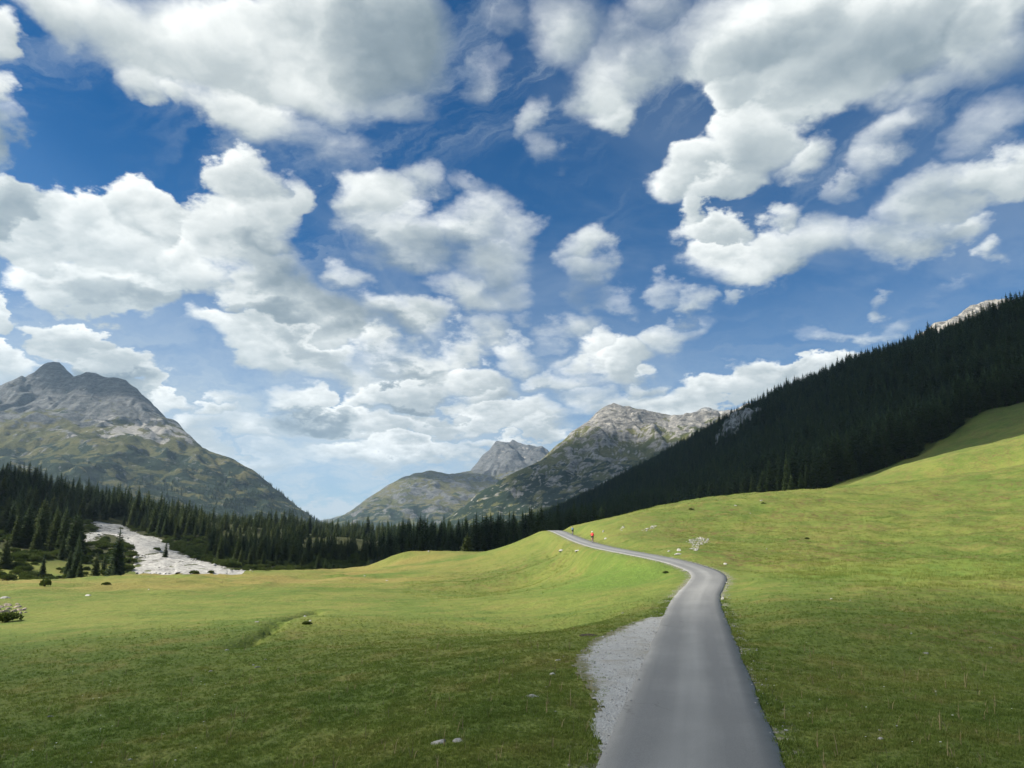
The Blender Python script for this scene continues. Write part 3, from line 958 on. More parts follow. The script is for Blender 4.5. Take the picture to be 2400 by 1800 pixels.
def mountain_material(name, rockA, rockB, grassA, grassB, pine, screeC):
    T, b = new_mat(name)
    geo = T.n('ShaderNodeNewGeometry'); P = geo.outputs['Position']
    n1 = T.noise(P, 0.006, 8.0, 0.68, 0.5)
    n2 = T.noise(T.v('MULTIPLY', P, (1, 1, 2.2)), 0.035, 7.0, 0.7, 0.4)
    n3 = T.noise(P, 0.12, 4.0, 0.7)
    rock = T.mix(T.ramp(n2, 0.32, 0.68), rockA, rockB)
    f = T.ramp(n3, 0.28, 0.72, 0.66, 1.28, smooth=False)
    sz = T.xyz(P)[2]
    st = T.noise(T.cxyz(T.m('MULTIPLY', T.xyz(P)[0], 0.004), T.m('MULTIPLY', T.xyz(P)[1], 0.004), T.m('MULTIPLY', sz, 0.05)), 1.0, 5.0, 0.7, 0.8)
    fs_ = T.ramp(st, 0.35, 0.65, 0.84, 1.14, smooth=False)
    rock = T.mix(1.0, rock, T.cxyz(f, f, f), 'MULTIPLY')
    rock = T.mix(1.0, rock, T.cxyz(fs_, fs_, fs_), 'MULTIPLY')
    grass = T.mix(T.ramp(n1, 0.38, 0.64), grassA, grassB)
    grass = T.mix(1.0, grass, T.cxyz(f, f, f), 'MULTIPLY')
    n4 = T.noise(T.v('MULTIPLY', P, (1, 1, 1.8)), 0.016, 5.0, 0.58, 0.5)
    mixn = T.m('MULTIPLY_ADD', T.m('SUBTRACT', n4, 0.5), 2.0, T.m('MULTIPLY', T.m('SUBTRACT', n2, 0.5), 0.9))

    def cov(nm, lo=0.44, hi=0.56):
        return T.ramp(T.m('ADD', A(T, nm), mixn), lo, hi)
    col = T.mix(cov('rock', 0.34, 0.66), grass, rock)
    col = T.mix(cov('scree'), col, screeC)
    pn = T.m('MULTIPLY_ADD', T.m('SUBTRACT', T.noise(T.v('ADD', T.v('MULTIPLY', P, (1, 1, 2.0)), (900, 0, 0)), 0.014, 6.0, 0.58, 0.6), 0.5), 3.0, A(T, 'pine'))
    col = T.mix(T.ramp(pn, 0.46, 0.56), col, pine)
    fk = T.ramp(T.noise(T.v('ADD', P, (0, 700, 0)), 0.035, 6.0, 0.68, 0.3), 0.60, 0.66)
    col = T.mix(T.m('MULTIPLY', fk, 0.75), col, rockB)
    T.put(b.inputs['Base Color'], col)
    b.inputs['Roughness'].default_value = 0.95
    b.inputs['Specular IOR Level'].default_value = 0.1
    h = T.m('MULTIPLY_ADD', n3, 0.12, n2)
    bump(T, b, h, 1.0, 14.0)
    return M[name]


def build_mountains():
    mm = mountain_material('mountain_turf_and_rock', (0.062, 0.070, 0.076), (0.160, 0.163, 0.160), (0.066, 0.072, 0.026), (0.112, 0.105, 0.044), (0.018, 0.031, 0.018), (0.27, 0.26, 0.24))
    mr = mountain_material('mountain_limestone', (0.11, 0.112, 0.112), (0.30, 0.29, 0.265), (0.070, 0.080, 0.028), (0.115, 0.115, 0.045), (0.018, 0.031, 0.018), (0.36, 0.345, 0.31))

    # left: twin rocky heads over green shoulders
    sky1 = [(-420, 1010, 3300), (-200, 950, 3350), (0, 920, 3450), (20, 917, 3450), (72, 887, 3480), (87, 869, 3500), (112, 852, 3500), (137, 849, 3500), (150, 858, 3480), (170, 888, 3420), (186, 879, 3380), (208, 870, 3360), (231, 875, 3350),
            (268, 878, 3330), (297, 890, 3310), (322, 910, 3280), (347, 935, 3240), (369, 961, 3200), (391, 979, 3170), (416, 993, 3140), (445, 1019, 3100), (470, 1042, 3060), (495, 1069, 3020), (514, 1077, 2990),
            (546, 1083, 2950), (579, 1098, 2900), (608, 1116, 2850), (633, 1136, 2800), (662, 1160, 2750), (687, 1180, 2700), (723, 1205, 2640), (770, 1236, 2570), (810, 1255, 2500)]
    face1 = [(60, 950, 3200), (150, 935, 3250), (240, 945, 3150), (0, 975, 2980), (120, 975, 2980), (230, 990, 2960), (320, 990, 2990), (0, 1020, 2700), (150, 1015, 2720), (300, 1030, 2740), (400, 1060, 2800),
             (0, 1075, 2450), (150, 1070, 2480), (300, 1090, 2480), (450, 1125, 2560), (560, 1150, 2600), (0, 1130, 2200), (200, 1140, 2200), (400, 1170, 2250), (600, 1200, 2350), (0, 1190, 1850), (300, 1210, 1850), (550, 1235, 1950), (700, 1245, 2150), (-400, 1100, 2500), (-400, 1200, 1850)]
    ext1 = [(-1700, 1350, 20), (-1200, 1350, 15), (-700, 1350, 10), (-350, 1500, 8), (-250, 1900, 5), (-300, 3900, 60), (-200, 2800, 0), (-2600, 1500, 100), (-2600, 4300, 350)]

    def cover1(X, Y, Z, s, lap):
        up = sstep(360, 640, Z + 90 * fbm(X / 130, Y / 130, 4, seed=3))
        rock = 0.92 * up + 0.30 * sstep(0.65, 1.0, s) + 0.10 * sstep(250, 430, Z) + 0.35 * sstep(0.05, 0.5, lap * -1) * sstep(60, 200, Z) - 0.06
        scree = 0.62 * np.exp(-((Z - 440 - 0.02 * (X + 1500)) / 75) ** 2) * sstep(-1750, -1450, X) * (1 - sstep(-1220, -1000, X)) + 0.15 * sstep(0.0, 0.4, lap) * up
        pine = (1 - sstep(230, 420, Z)) * 0.66 + 0.10 * sstep(-0.1, 0.3, lap) - 0.02 - 0.4 * up
        return {'rock': rock, 'scree': scree, 'pine': pine}
    h1 = mountain('mountain', sky1, face1, ext1, (-2650, -150), (1350, 4300), (460, 460), 38, 300, 0.45, mm, cover1, seed=1)

    # middle, farthest: grey summit over a green step
    sky2 = [(730, 1250, 4300), (769, 1229, 4400), (834, 1189, 4500), (874, 1160, 4600), (903, 1141, 4700), (935, 1124, 4800), (968, 1108, 4900), (1004, 1101, 5000), (1026, 1112, 5100), (1062, 1113, 5300), (1083, 1106, 5450), (1109, 1103, 5600),
            (1116, 1088, 5700), (1134, 1065, 5800), (1149, 1050, 5850), (1163, 1029, 5900), (1174, 1041, 5930), (1186, 1043, 5950), (1201, 1026, 5980), (1217, 1042, 6000), (1234, 1060, 6030), (1250, 1076, 6050), (1279, 1080, 6100), (1340, 1105, 6100), (1420, 1130, 6100)]
    face2 = [(950, 1155, 4450), (1000, 1148, 4450), (1044, 1146, 4480), (1100, 1148, 4550), (1150, 1150, 4700), (1050, 1190, 4150), (960, 1195, 4100), (1120, 1200, 4150), (880, 1200, 4150), (830, 1225, 4050), (1000, 1240, 3800), (1150, 1240, 3800), (1140, 1115, 5300), (1200, 1100, 5400), (1260, 1120, 5300), (1060, 1130, 4900)]
    ext2 = [(-1100, 3700, 5), (0, 3500, 10), (700, 3500, 20), (-1300, 5500, 30), (1300, 7200, 300), (-1400, 4400, 5), (1200, 4500, 350)]

    def cover2(X, Y, Z, s, lap):
        up = sstep(430, 640, Z + 60 * fbm(X / 200, Y / 200, 3, seed=5))
        return {'rock': 0.75 * up + 0.35 * sstep(0.6, 0.95, s) + 0.30 + 0.3 * sstep(0, .5, -lap), 'scree': 0.30 * up * sstep(0, 0.3, lap), 'pine': (1 - sstep(120, 300, Z)) * 0.62 - 0.1 * up}
    mountain('mountain', sky2, face2, ext2, (-1500, 1500), (3500, 7200), (400, 420), 42, 330, 0.6, mm, cover2, seed=11, keep=320.0)

    # right of the middle: broad limestone head with gullied flank
    sky3 = [(960, 1262, 2850), (1015, 1243, 2900), (1062, 1202, 2960), (1127, 1151, 3040), (1181, 1118, 3100), (1224, 1100, 3150), (1268, 1081, 3200), (1293, 1053, 3230), (1333, 1020, 3270), (1369, 997, 3300), (1387, 982, 3310), (1398, 968, 3320),
            (1416, 955, 3330), (1438, 949, 3340), (1460, 953, 3350), (1500, 959, 3370), (1562, 969, 3400), (1606, 983, 3420), (1680, 990, 3450), (1760, 1000, 3450)]
    face3 = [(1440, 1000, 3150), (1500, 1010, 3150), (1400, 1040, 3050), (1330, 1080, 3000), (1270, 1130, 2920), (1200, 1170, 2880), (1500, 1070, 2900), (1420, 1110, 2780), (1340, 1150, 2720), (1250, 1195, 2680), (1150, 1220, 2720), (1350, 1200, 2450), (1450, 1160, 2450), (1200, 1245, 2350), (1550, 1130, 2500), (1650, 1060, 2700)]
    ext3 = [(-350, 2500, 3), (0, 2100, 18), (500, 2050, 40), (1100, 2100, 150), (1500, 3400, 600), (-450, 3300, 3), (-300, 4000, 3), (1500, 2500, 350)]

    def cover3(X, Y, Z, s, lap):
        up = sstep(430, 530, Z + 50 * fbm(X / 150, Y / 150, 3, seed=6))
        return {'rock': 0.62 * up + 0.38 * sstep(0.6, 0.95, s) + 0.06 + 0.45 * sstep(0, .5, -lap), 'scree': 0.35 * up * sstep(0, 0.3, lap) + 0.05, 'pine': (1 - sstep(170, 400, Z)) * 0.66 - 0.2 * up}
    mountain('mountain', sky3, face3, ext3, (-480, 1500), (2050, 4050), (400, 400), 30, 230, 0.5, mr, cover3, seed=21, keep=260.0)

    # small far peak behind it and the pale head above the wood
    rockc = lambda X, Y, Z, s, lap: {'rock': 0.9 + 0 * Z, 'scree': 0.25 + 0.5 * sstep(0, .3, lap), 'pine': 0 * Z}
    sky4 = [(1540, 1010, 5100), (1590, 990, 5150), (1628, 970, 5200), (1640, 960, 5200), (1652, 956, 5200), (1668, 961, 5210), (1693, 969, 5220), (1720, 962, 5230), (1750, 948, 5250), (1790, 950, 5250), (1850, 960, 5250)]
    mountain('mountain', sky4, [(1600, 1040, 4800), (1700, 1040, 4800), (1800, 1040, 4800)], [(1000, 4300, 300), (1500, 4300, 300), (2100, 4300, 300), (700, 5500, 300), (2200, 5600, 500)], (800, 2100), (4300, 6200), (160, 140), 40, 240, 0.5, mr, rockc, seed=31)
    sky5 = [(2120, 830, 1750), (2161, 781, 1780), (2186, 756, 1800), (2251, 734, 1810), (2269, 720, 1815), (2309, 709, 1820), (2334, 701, 1825), (2348, 712, 1830), (2400, 720, 1850), (2600, 700, 1900)]
    mountain('mountain', sky5, [(2200, 850, 1600), (2330, 850, 1600), (2500, 850, 1600)], [(700, 1400, 330), (1000, 1350, 350), (1500, 1400, 350), (700, 2000, 250), (1700, 2200, 500)], (750, 1600), (1400, 2250), (170, 170), 26, 110, 0.5, mr, rockc, seed=41)
    # sliver of a distant hill in the gap
    grassc = lambda X, Y, Z, s, lap: {'rock': 0.45 + 0 * Z, 'scree': 0 * Z + .2, 'pine': 0.3 + 0 * Z}
    mountain('hill', [(640, 1240, 7900), (740, 1222, 8000), (765, 1215, 8000), (790, 1214, 8000), (815, 1205, 8000), (900, 1190, 8000)], [(700, 1250, 7400), (800, 1250, 7400)], [(-3000, 7000, 10), (-900, 7000, 10), (-3400, 9000, 10), (-500, 9200, 50)], (-3200, -700), (7000, 9000), (120, 80), 30, 300, 0.5, mm, grassc, seed=51)
    return h1


# ================================================================== conifers and scrub
def proj(x, y, z):
    f = y * math.cos(PITCH) + (z - CAMH) * math.sin(PITCH)
    up = -y * math.sin(PITCH) + (z - CAMH) * math.cos(PITCH)
    return 1200 + 1780 * x / f, 900 - 1780 * up / f


def spruce_meshes(seed, height=16.0, width=2.7, branches=250, twigs=4, low=0.05):
    r = np.random.default_rng(seed)
    V = []; Fc = []

    def tri(a, b, c):
        k = len(V); V.extend([a, b, c]); Fc.append((k, k + 1, k + 2))
    side = r.uniform(.86, 1.14, 5)                      # an uneven crown
    for k in range(branches):
        t = low + (0.985 - low) * (1 - math.sqrt(1 - (k + .5) / branches * .985)) if True else 0
        t = min(.985, max(low, t + r.uniform(-.012, .012)))
        z = t * height
        prof = (1 - t) ** 0.88 * min(1.0, 0.62 + 3.2 * (t - low + .02))
        az = k * 2.39996 + r.uniform(-.5, .5)
        L = (width * prof * side[int(t * 4.99)] * r.uniform(.70, 1.15)) + 0.22
        droop = r.uniform(.15, .55) * (1 - 0.8 * t) - .12 * t
        d = np.array([math.cos(az), math.sin(az)]); s = np.array([-d[1], d[0]])

        def P(q, sd=0.0, dz=0.0):
            c = d * L * q + s * sd
            return (c[0], c[1], z - droop * L * q ** 1.35 + 0.20 * L * q ** 3 + dz)
        w = 0.13 * L + 0.07
        tri(P(0.0, -w), P(0.0, w), P(1.0))
        for m in range(twigs):
            q = 0.25 + 0.70 * (m + r.uniform(0, .9)) / twigs
            wl = (0.42 * (1 - 0.55 * q) * L + 0.20) * r.uniform(.75, 1.25)
            for sg in (-1, 1):
                tri(P(q - 0.17), P(q + 0.13), P(min(q + 0.18, 1.03), sg * wl, -0.18 * wl - r.uniform(0, .15)))
            tri(P(q - 0.20), P(q + 0.16), P(q + r.uniform(-.1, .1), r.uniform(-.2, .2), -(0.30 + 0.45 * r.random()) * (0.45 + .55 * (1 - t))))
    # dense heart of the crown
    q0 = len(V); n = 7
    for (t, f) in ((low, .30), (low + .12, .40), (.5, .38), (.8, .30), (.97, .05)):
        for j in range(n):
            a = 6.283 * j / n + t * 9
            rr = width * (1 - t) ** .88 * f * r.uniform(.7, 1.2) + .03
            V.append((rr * math.cos(a), rr * math.sin(a), t * height + r.uniform(-.3, .3)))
    for i in range(4):
        for j in range(n):
            a, b, c, d_ = q0 + i * n + j, q0 + i * n + (j + 1) % n, q0 + (i + 1) * n + (j + 1) % n, q0 + (i + 1) * n + j
            Fc.append((a, b, c)); Fc.append((a, c, d_))
    for k in range(5):       # the leader
        a = 6.283 * k / 5
        tri((0.05 * math.cos(a), 0.05 * math.sin(a), height * .93), (0.05 * math.cos(a + 1.2), 0.05 * math.sin(a + 1.2), height * .93), (0, 0, height * 1.02))
    crown = mesh_np('crown', V, Fc, smooth=False)
    # trunk
    rings = [(0.0, .020), (0.03, .015), (.35, .011), (.7, .006), (.97, .001)]
    TV = []; TF = []
    for (t, rr) in rings:
        for j in range(7):
            a = 6.283 * j / 7
            TV.append((rr * height * math.cos(a), rr * height * math.sin(a), t * height - (0.6 if t == 0 else 0)))
    TF = grid_faces(len(rings), 7, wrap=True)
    trunk = mesh_np('trunk', TV, TF)
    return crown, trunk


def scrub_mesh(seed, n=420, flat=0.66):
    """dwarf mountain pine: arched shoots with tufts, about 1 unit in radius"""
    r = np.random.default_rng(seed)
    V = []; Fc = []
    lobes = [(r.uniform(-.5, .5), r.uniform(-.5, .5), r.uniform(.1, .45), r.uniform(.45, .7)) for _ in range(6)]
    for k in range(n):
        lx, ly, lz, lr = lobes[k % 6]
        a = r.uniform(0, 6.283); e = math.asin(r.uniform(-.15, 1.0))
        R_ = lr * r.uniform(.72, 1.06)
        p = np.array([lx + R_ * math.cos(a) * math.cos(e), ly + R_ * math.sin(a) * math.cos(e), (lz + R_ * math.sin(e)) * flat + .05])
        out = np.array([math.cos(a) * math.cos(e), math.sin(a) * math.cos(e), math.sin(e) + .55]); out /= np.linalg.norm(out)
        s = np.cross(out, [r.normal(), r.normal(), r.normal()]); s /= np.linalg.norm(s) + 1e-9
        L = r.uniform(.14, .27)
        for m in range(2):
            s2 = np.cross(out, s) if m else s
            q = len(V)
            V.extend([tuple(p - s2 * L * .45), tuple(p + s2 * L * .45), tuple(p + out * L * 1.1 + s2 * L * r.uniform(-.3, .3))]); Fc.append((q, q + 1, q + 2))
    foliage = mesh_np('foliage', V, Fc, smooth=False)
    SV = []; SF = []
    for k in range(7):
        a = 6.283 * k / 7 + r.uniform(-.3, .3); q = len(SV)
        ex, ey = .55 * math.cos(a), .55 * math.sin(a)
        for (t, rr) in ((0, .05), (.5, .035), (1, .012)):
            for j in range(4):
                b = 6.283 * j / 4
                SV.append((ex * t + rr * math.cos(b), ey * t + rr * math.sin(b), .42 * t ** .8 + rr * math.sin(b) * .4 - (0.15 if t == 0 else 0)))
        f = grid_faces(3, 4, wrap=True) + q
        SF.append(f)
    stems = mesh_np('stem', SV, np.concatenate(SF))
    return foliage, stems


def foliage_mat(name, a, b_, sc=0.25, trans=0.12):
    T, b = new_mat(name)
    oi = T.n('ShaderNodeObjectInfo'); geo = T.n('ShaderNodeNewGeometry')
    n = T.noise(geo.outputs['Position'], sc, 3.0, 0.6)
    f = T.m('ADD', T.m('MULTIPLY', oi.outputs['Random'], 0.65), T.m('MULTIPLY_ADD', n, 1.1, -0.38), clamp=True)
    col = T.mix(f, a, b_)
    T.put(b.inputs['Base Color'], col)
    b.inputs['Roughness'].default_value = 0.75
    b.inputs['Specular IOR Level'].default_value = 0.2
    tr = T.n('ShaderNodeBsdfTranslucent')
    T.put(tr.inputs['Color'], T.mix(1.0, col, (1.5, 1.7, 0.7), 'MULTIPLY'))
    mx = T.n('ShaderNodeMixShader'); mx.inputs[0].default_value = trans
    T.put(mx.inputs[1], b.outputs[0]); T.put(mx.inputs[2], tr.outputs[0])
    o = [k for k in T.t.nodes if k.type == 'OUTPUT_MATERIAL'][0]
    T.put(o.inputs[0], mx.outputs[0])
    return M[name]


def gn_scatter(name, pts, scl, rotz, items, mat=None, tilt=None, kind='stuff', which=None):
    """one object whose points carry copies of the meshes in items"""
    me = bpy.data.meshes.new(name)
    me.vertices.add(len(pts)); me.vertices.foreach_set('co', np.asarray(pts, dtype=np.float32).ravel())
    attr(me, 'size', scl)
    a = me.attributes.new('turn', 'FLOAT_VECTOR', 'POINT')
    rv = np.zeros((len(pts), 3), dtype=np.float32); rv[:, 2] = rotz
    if tilt is not None: rv[:, :2] = tilt
    a.data.foreach_set('vector', rv.ravel())
    pick = me.attributes.new('pick', 'INT', 'POINT')
    pick.data.foreach_set('value', (rng.integers(0, len(items), len(pts)) if which is None else which).astype(np.int32))
    o = obj(name, me, kind=kind)
    col = bpy.data.collections.new(name + '_kinds')
    for k, it in enumerate(items):
        c = bpy.data.objects.new('%s_kind' % name, it)
        c.name = '%s_kind_%02d' % (name, k)
        col.objects.link(c)
    g = bpy.data.node_groups.new(name, 'GeometryNodeTree')
    g.interface.new_socket('Geometry', in_out='INPUT', socket_type='NodeSocketGeometry')
    g.interface.new_socket('Geometry', in_out='OUTPUT', socket_type='NodeSocketGeometry')
    N = g.nodes; Lk = g.links
    gi = N.new('NodeGroupInput'); go = N.new('NodeGroupOutput')
    ci = N.new('GeometryNodeCollectionInfo'); ci.inputs['Collection'].default_value = col
    ci.inputs['Separate Children'].default_value = True; ci.inputs['Reset Children'].default_value = True
    ip = N.new('GeometryNodeInstanceOnPoints'); ip.inputs['Pick Instance'].default_value = True

    def named(nm, typ):
        nd = N.new('GeometryNodeInputNamedAttribute'); nd.data_type = typ; nd.inputs['Name'].default_value = nm
        return nd.outputs['Attribute']
    e2r = N.new('FunctionNodeEulerToRotation')
    Lk.new(named('turn', 'FLOAT_VECTOR'), e2r.inputs[0])
    m2p = N.new('GeometryNodeMeshToPoints')
    Lk.new(gi.outputs[0], m2p.inputs['Mesh'])
    Lk.new(m2p.outputs[0], ip.inputs['Points']); Lk.new(ci.outputs[0], ip.inputs['Instance'])
    Lk.new(named('pick', 'INT'), ip.inputs['Instance Index'])
    Lk.new(e2r.outputs[0], ip.inputs['Rotation']); Lk.new(named('size', 'FLOAT'), ip.inputs['Scale'])
    Lk.new(ip.outputs[0], go.inputs[0])
    md = o.modifiers.new('scatter', 'NODES'); md.node_group = g
    return o


def copy_tree(src, loc, rz, scale):
    """a thing with copies of its parts, mesh data shared"""
    c = src.copy(); COL.objects.link(c)
    c.location = loc; c.rotation_euler = (0, 0, rz); c.scale = scale
    for ch in src.children:
        k = ch.copy(); COL.objects.link(k); k.parent = c
    return c


def jitter_grid(x0, x1, y0, y1, step, j=0.48):
    xs = np.arange(x0, x1, step); ys = np.arange(y0, y1, step)
    X, Y = np.meshgrid(xs, ys)
    X = X + (np.arange(len(ys)) % 2)[:, None] * step * .5
    X = X + rng.uniform(-j, j, X.shape) * step; Y = Y + rng.uniform(-j, j, Y.shape) * step
    return X.ravel(), Y.ravel()


def inside(px, py, poly):
    px = np.asarray(px); py = np.asarray(py); c = np.zeros(px.shape, bool)
    n = len(poly)
    for i in range(n):
        x1, y1 = poly[i]; x2, y2 = poly[(i + 1) % n]
        m = ((y1 > py) != (y2 > py)) & (px < (x2 - x1) * (py - y1) / (y2 - y1 + 1e-12) + x1)
        c ^= m
    return c


def tri_edge_x(P, y):
    return np.interp(y, [p[1] for p in P], [p[0] for p in P])


SCREE_PX = [(216, 1222), (262, 1227), (330, 1252), (378, 1266), (415, 1297), (470, 1316), (540, 1336), (578, 1348), (520, 1356), (440, 1353), (345, 1350), (318, 1338), (330, 1324), (330, 1308), (318, 1291), (304, 1274), (280, 1258), (250, 1252), (225, 1262), (196, 1276), (192, 1268), (226, 1246), (232, 1238)]
SCREE = []


def build_scree():
    for (u, v) in SCREE_PX:
        h = hit(u, v, 150, 700)
        if h is not None:
            SCREE.append((h.x, h.y))
    xs = [p[0] for p in SCREE]; ys = [p[1] for p in SCREE]
    X, Y = np.meshgrid(np.arange(min(xs) - 6, max(xs) + 6, 0.9), np.arange(min(ys) - 6, max(ys) + 6, 0.9))
    wx = X + 2.2 * fbm(X / 7, Y / 7, 3, seed=70); wy = Y + 2.2 * fbm(X / 7, Y / 7, 3, seed=74)
    ins = inside(wx, wy, SCREE)
    db = np.where(ins, poly_dist(X, Y, np.array(SCREE + [SCREE[0]])), 0)
    e = sstep(0, 4, db)
    Z = HG(X, Y) + 0.05 + e * (0.22 + 0.5 * (ridged(X / 6, Y / 6, 4, seed=77) - 0.9)) + (0.3 + .7 * e) * 0.15 * fbm(X / 1.7, Y / 1.7, 3, seed=79)
    f = grid_faces(*X.shape)
    keep = ins.ravel()[f].sum(1) >= 3
    f = f[keep]
    used = np.unique(f); remap = np.full(X.size, -1); remap[used] = np.arange(len(used))
    me = mesh_np('scree', np.stack([X, Y, Z], -1).reshape(-1, 3)[used], remap[f])
    obj('scree', me, M['scree'], kind='structure')
    # loose blocks lying on it and along its rim
    bx = rng.uniform(min(xs) - 4, max(xs) + 4, 9000); by = rng.uniform(min(ys) - 4, max(ys) + 4, 9000)
    bi = inside(bx, by, SCREE); bd = poly_dist(bx, by, np.array(SCREE + [SCREE[0]]))
    k = (bi & (rng.random(9000) < .22)) | ((bd < 2.2) & (rng.random(9000) < .5))
    bz = HG(bx[k], by[k]) + .25 * bi[k]
    o = gn_scatter('scree_blocks', np.stack([bx[k], by[k], bz], -1), rng.uniform(.12, .40, k.sum()) * (1 + (rng.random(k.sum()) < .06) * 1.5), rng.uniform(0, 6.28, k.sum()), [stone_mesh(680 + q, .7) for q in range(3)])
    o['label'] = 'loose pale blocks lying on the scree'


def hides_scree(X, Y, Z, h):
    """would a plant of this height stand between the road and the scree?"""
    res = np.zeros(len(X), bool)
    cand = np.where((X < -20) & (X > -260) & (Y < 400))[0]
    for k in np.linspace(1.02, 2.1, 28):
        x, y = X[cand] * k, Y[cand] * k
        m = inside(x, y, SCREE)
        if not m.any(): continue
        g = HG(x[m], y[m])
        low = (Z[cand][m] + h - CAMH) * k > g - CAMH
        idx = cand[m]; res[idx[low]] = True
    return res


def build_trees(h1):
    fm = foliage_mat('spruce_needles', (0.030, 0.054, 0.025), (0.070, 0.098, 0.035))
    fo = foliage_mat('olive_needles', (0.055, 0.080, 0.026), (0.100, 0.122, 0.040))
    fl = foliage_mat('pale_needles', (0.060, 0.080, 0.026), (0.085, 0.105, 0.032))
    fs = foliage_mat('dwarf_pine_needles', (0.058, 0.084, 0.022), (0.110, 0.132, 0.036), 0.4)
    plain('bark', (0.085, 0.068, 0.055), 0.9, 0.3, 3.0)
    kinds = []
    for k, (w, wh, lo) in enumerate([(2.9, 250, .04), (2.45, 240, .07), (3.3, 260, .03), (2.7, 240, .10), (2.25, 230, .05), (3.0, 250, .08)]):
        c, t = spruce_meshes(100 + k, 16.0, w, wh, 4, lo)
        c.materials.append(fm); t.materials.append(M['bark'])
        kinds.append((c, t))
    for k, w in enumerate((2.9, 3.3)):
        c, t = spruce_meshes(120 + k, 16.0, w, 250, 4, .03)
        c.materials.append(fo); t.materials.append(M['bark'])
        kinds.append((c, t))
    lows = []
    for k, w in enumerate((3.0, 2.6, 3.4, 2.8)):
        c, t = spruce_meshes(200 + k, 16.0, w, 150, 3, .04)
        c.materials.append(fm)
        lows.append(c)
    for k, w in enumerate((3.0, 2.7)):
        c, t = spruce_meshes(220 + k, 16.0, w, 150, 3, .04)
        c.materials.append(fo)
        lows.append(c)
    scr = []
    for k in range(4):
        f, s = scrub_mesh(300 + k)
        f.materials.append(fs); s.materials.append(M['bark'])
        scr.append((f, s))

    # ---------------- where spruces stand: (x, y, height)
    X, Y = jitter_grid(-560, 760, 180, 2050, 5.6)
    big = np.hypot(X, Y) > 900
    keep = rng.random(len(X)) < np.interp(np.hypot(X, Y), [450, 700, 1200], [1.0, .62, .5])
    X, Y = X[keep], Y[keep]
    Z = HG(X, Y)
    U = 1200 + 1780 * X / (Y * math.cos(PITCH) + (Z - CAMH) * math.sin(PITCH))
    n1 = fbm(X / 38, Y / 38, 3, seed=90)
    rnd = rng.random(len(X))
    edge = [W(*p)[:2] for p in ((1860, 1165, 332), (1925, 1150, 332), (2052, 1110, 337), (2215, 1038, 347), (2323, 977, 357), (2400, 950, 367), (2700, 800, 382))]
    ex = [e[0] for e in edge]; ey = [e[1] for e in edge]
    ypath = np.interp(X, [30, 80] + ex, [560, 430] + ey) + 7 * fbm(X / 17, Y * 0, 3, seed=93)
    right = (X > 30) & (Y > ypath)
    cliff = inside(U, Z * 0 + Y, [(1640, 1100), (1640, 1320), (1810, 1320), (1810, 1060)])
    right &= ~(cliff & (rnd < 0.35))
    leftA = (U < 345) & (Y > 186) & (Y < 262 + 25 * n1) & (rnd < 0.36 + 0.4 * n1)
    leftB = (U < 620) & (Y > 385 - 0.10 * (U - 100).clip(0, 400) * 0 + 20 * n1) & (Y < 640) & (rnd < 0.85)
    leftC = (U < 330) & (Y >= 255) & (Y <= 385) & (rnd < np.where(U < 120, 0.38, 0.10))
    leftD = (U > 330) & (U < 640) & (Y > 250) & (Y < 400) & (rnd < 0.10 + 0.55 * sstep(350, 395, Y))
    mid = (U >= 560) & (X <= 34) & (Y > 238 + 10 * n1 + 22 * sstep(1000, 1150, U)) & (Y < 640) & (rnd < 0.50 + 0.7 * n1)
    farm = (X <= 34) & (Y >= 640) & (Y < 1900) & (U > 300) & (rnd < 0.5 + 0.6 * n1)
    ok = right | leftA | leftB | leftC | leftD | mid | farm
    # nothing grows on the scree or in the road's corridor
    insc = inside(X, Y, SCREE)
    dsc = poly_dist(X, Y, np.array(SCREE + [SCREE[0]]))
    ok &= ~insc & (dsc > 2.5) & ~hides_scree(X, Y, Z, 9.0)
    X, Y, Z, U, n1 = X[ok], Y[ok], Z[ok], U[ok], n1[ok]
    right = right[ok]; leftA = leftA[ok]; mid = mid[ok]
    Ht = np.where(right, 20.0, 14.5) * np.where(right, rng.uniform(.6, 1.2, len(X)), rng.uniform(.45, 1.25, len(X))) * (1 + .25 * n1)
    Ht = np.where(leftA, Ht * .82, Ht)
    Ht = np.where(~right & (U < 420) & (Y > 262), Ht * .86, Ht)
    Ht = np.where(mid & (Y < 262), Ht * .62, Ht)
    Ht = np.where(~right & (U > 380) & (Y < 640), Ht * (1 - .42 * sstep(380, 520, U) * (1 - sstep(860, 980, U))), Ht)
    Ht = np.where(right & (X < 140) & (Y < 700), Ht * .85, Ht)
    # ---------------- which ones the camera sees, and how large
    D = np.hypot(X, Y)
    hor = np.full(2600, -9.0)
    order = np.argsort(D)
    vis = np.zeros(len(X))
    # the near ground's own horizon
    az_bins = np.linspace(-40, 40, 2600)
    uu = np.tan(np.radians(az_bins))
    for rr in np.geomspace(20, 1900, 130):
        gx = rr * np.sin(np.radians(az_bins)); gy = rr * np.cos(np.radians(az_bins))
        if rr == 20: prof = []
        prof.append((HG(gx, gy) - CAMH) / rr)
    rads = np.geomspace(20, 1900, 130); prof = np.maximum.accumulate(np.array(prof), 0)
    AZ = np.degrees(np.arctan2(X, Y))
    bi = np.clip(((AZ + 40) / 80 * 2599).astype(int), 0, 2599)
    ri = np.clip(np.searchsorted(rads, D * 0.97) - 1, 0, 129)
    gh = prof[ri, bi]
    top = (Z + Ht - CAMH) / D; bot = (Z - CAMH) / D
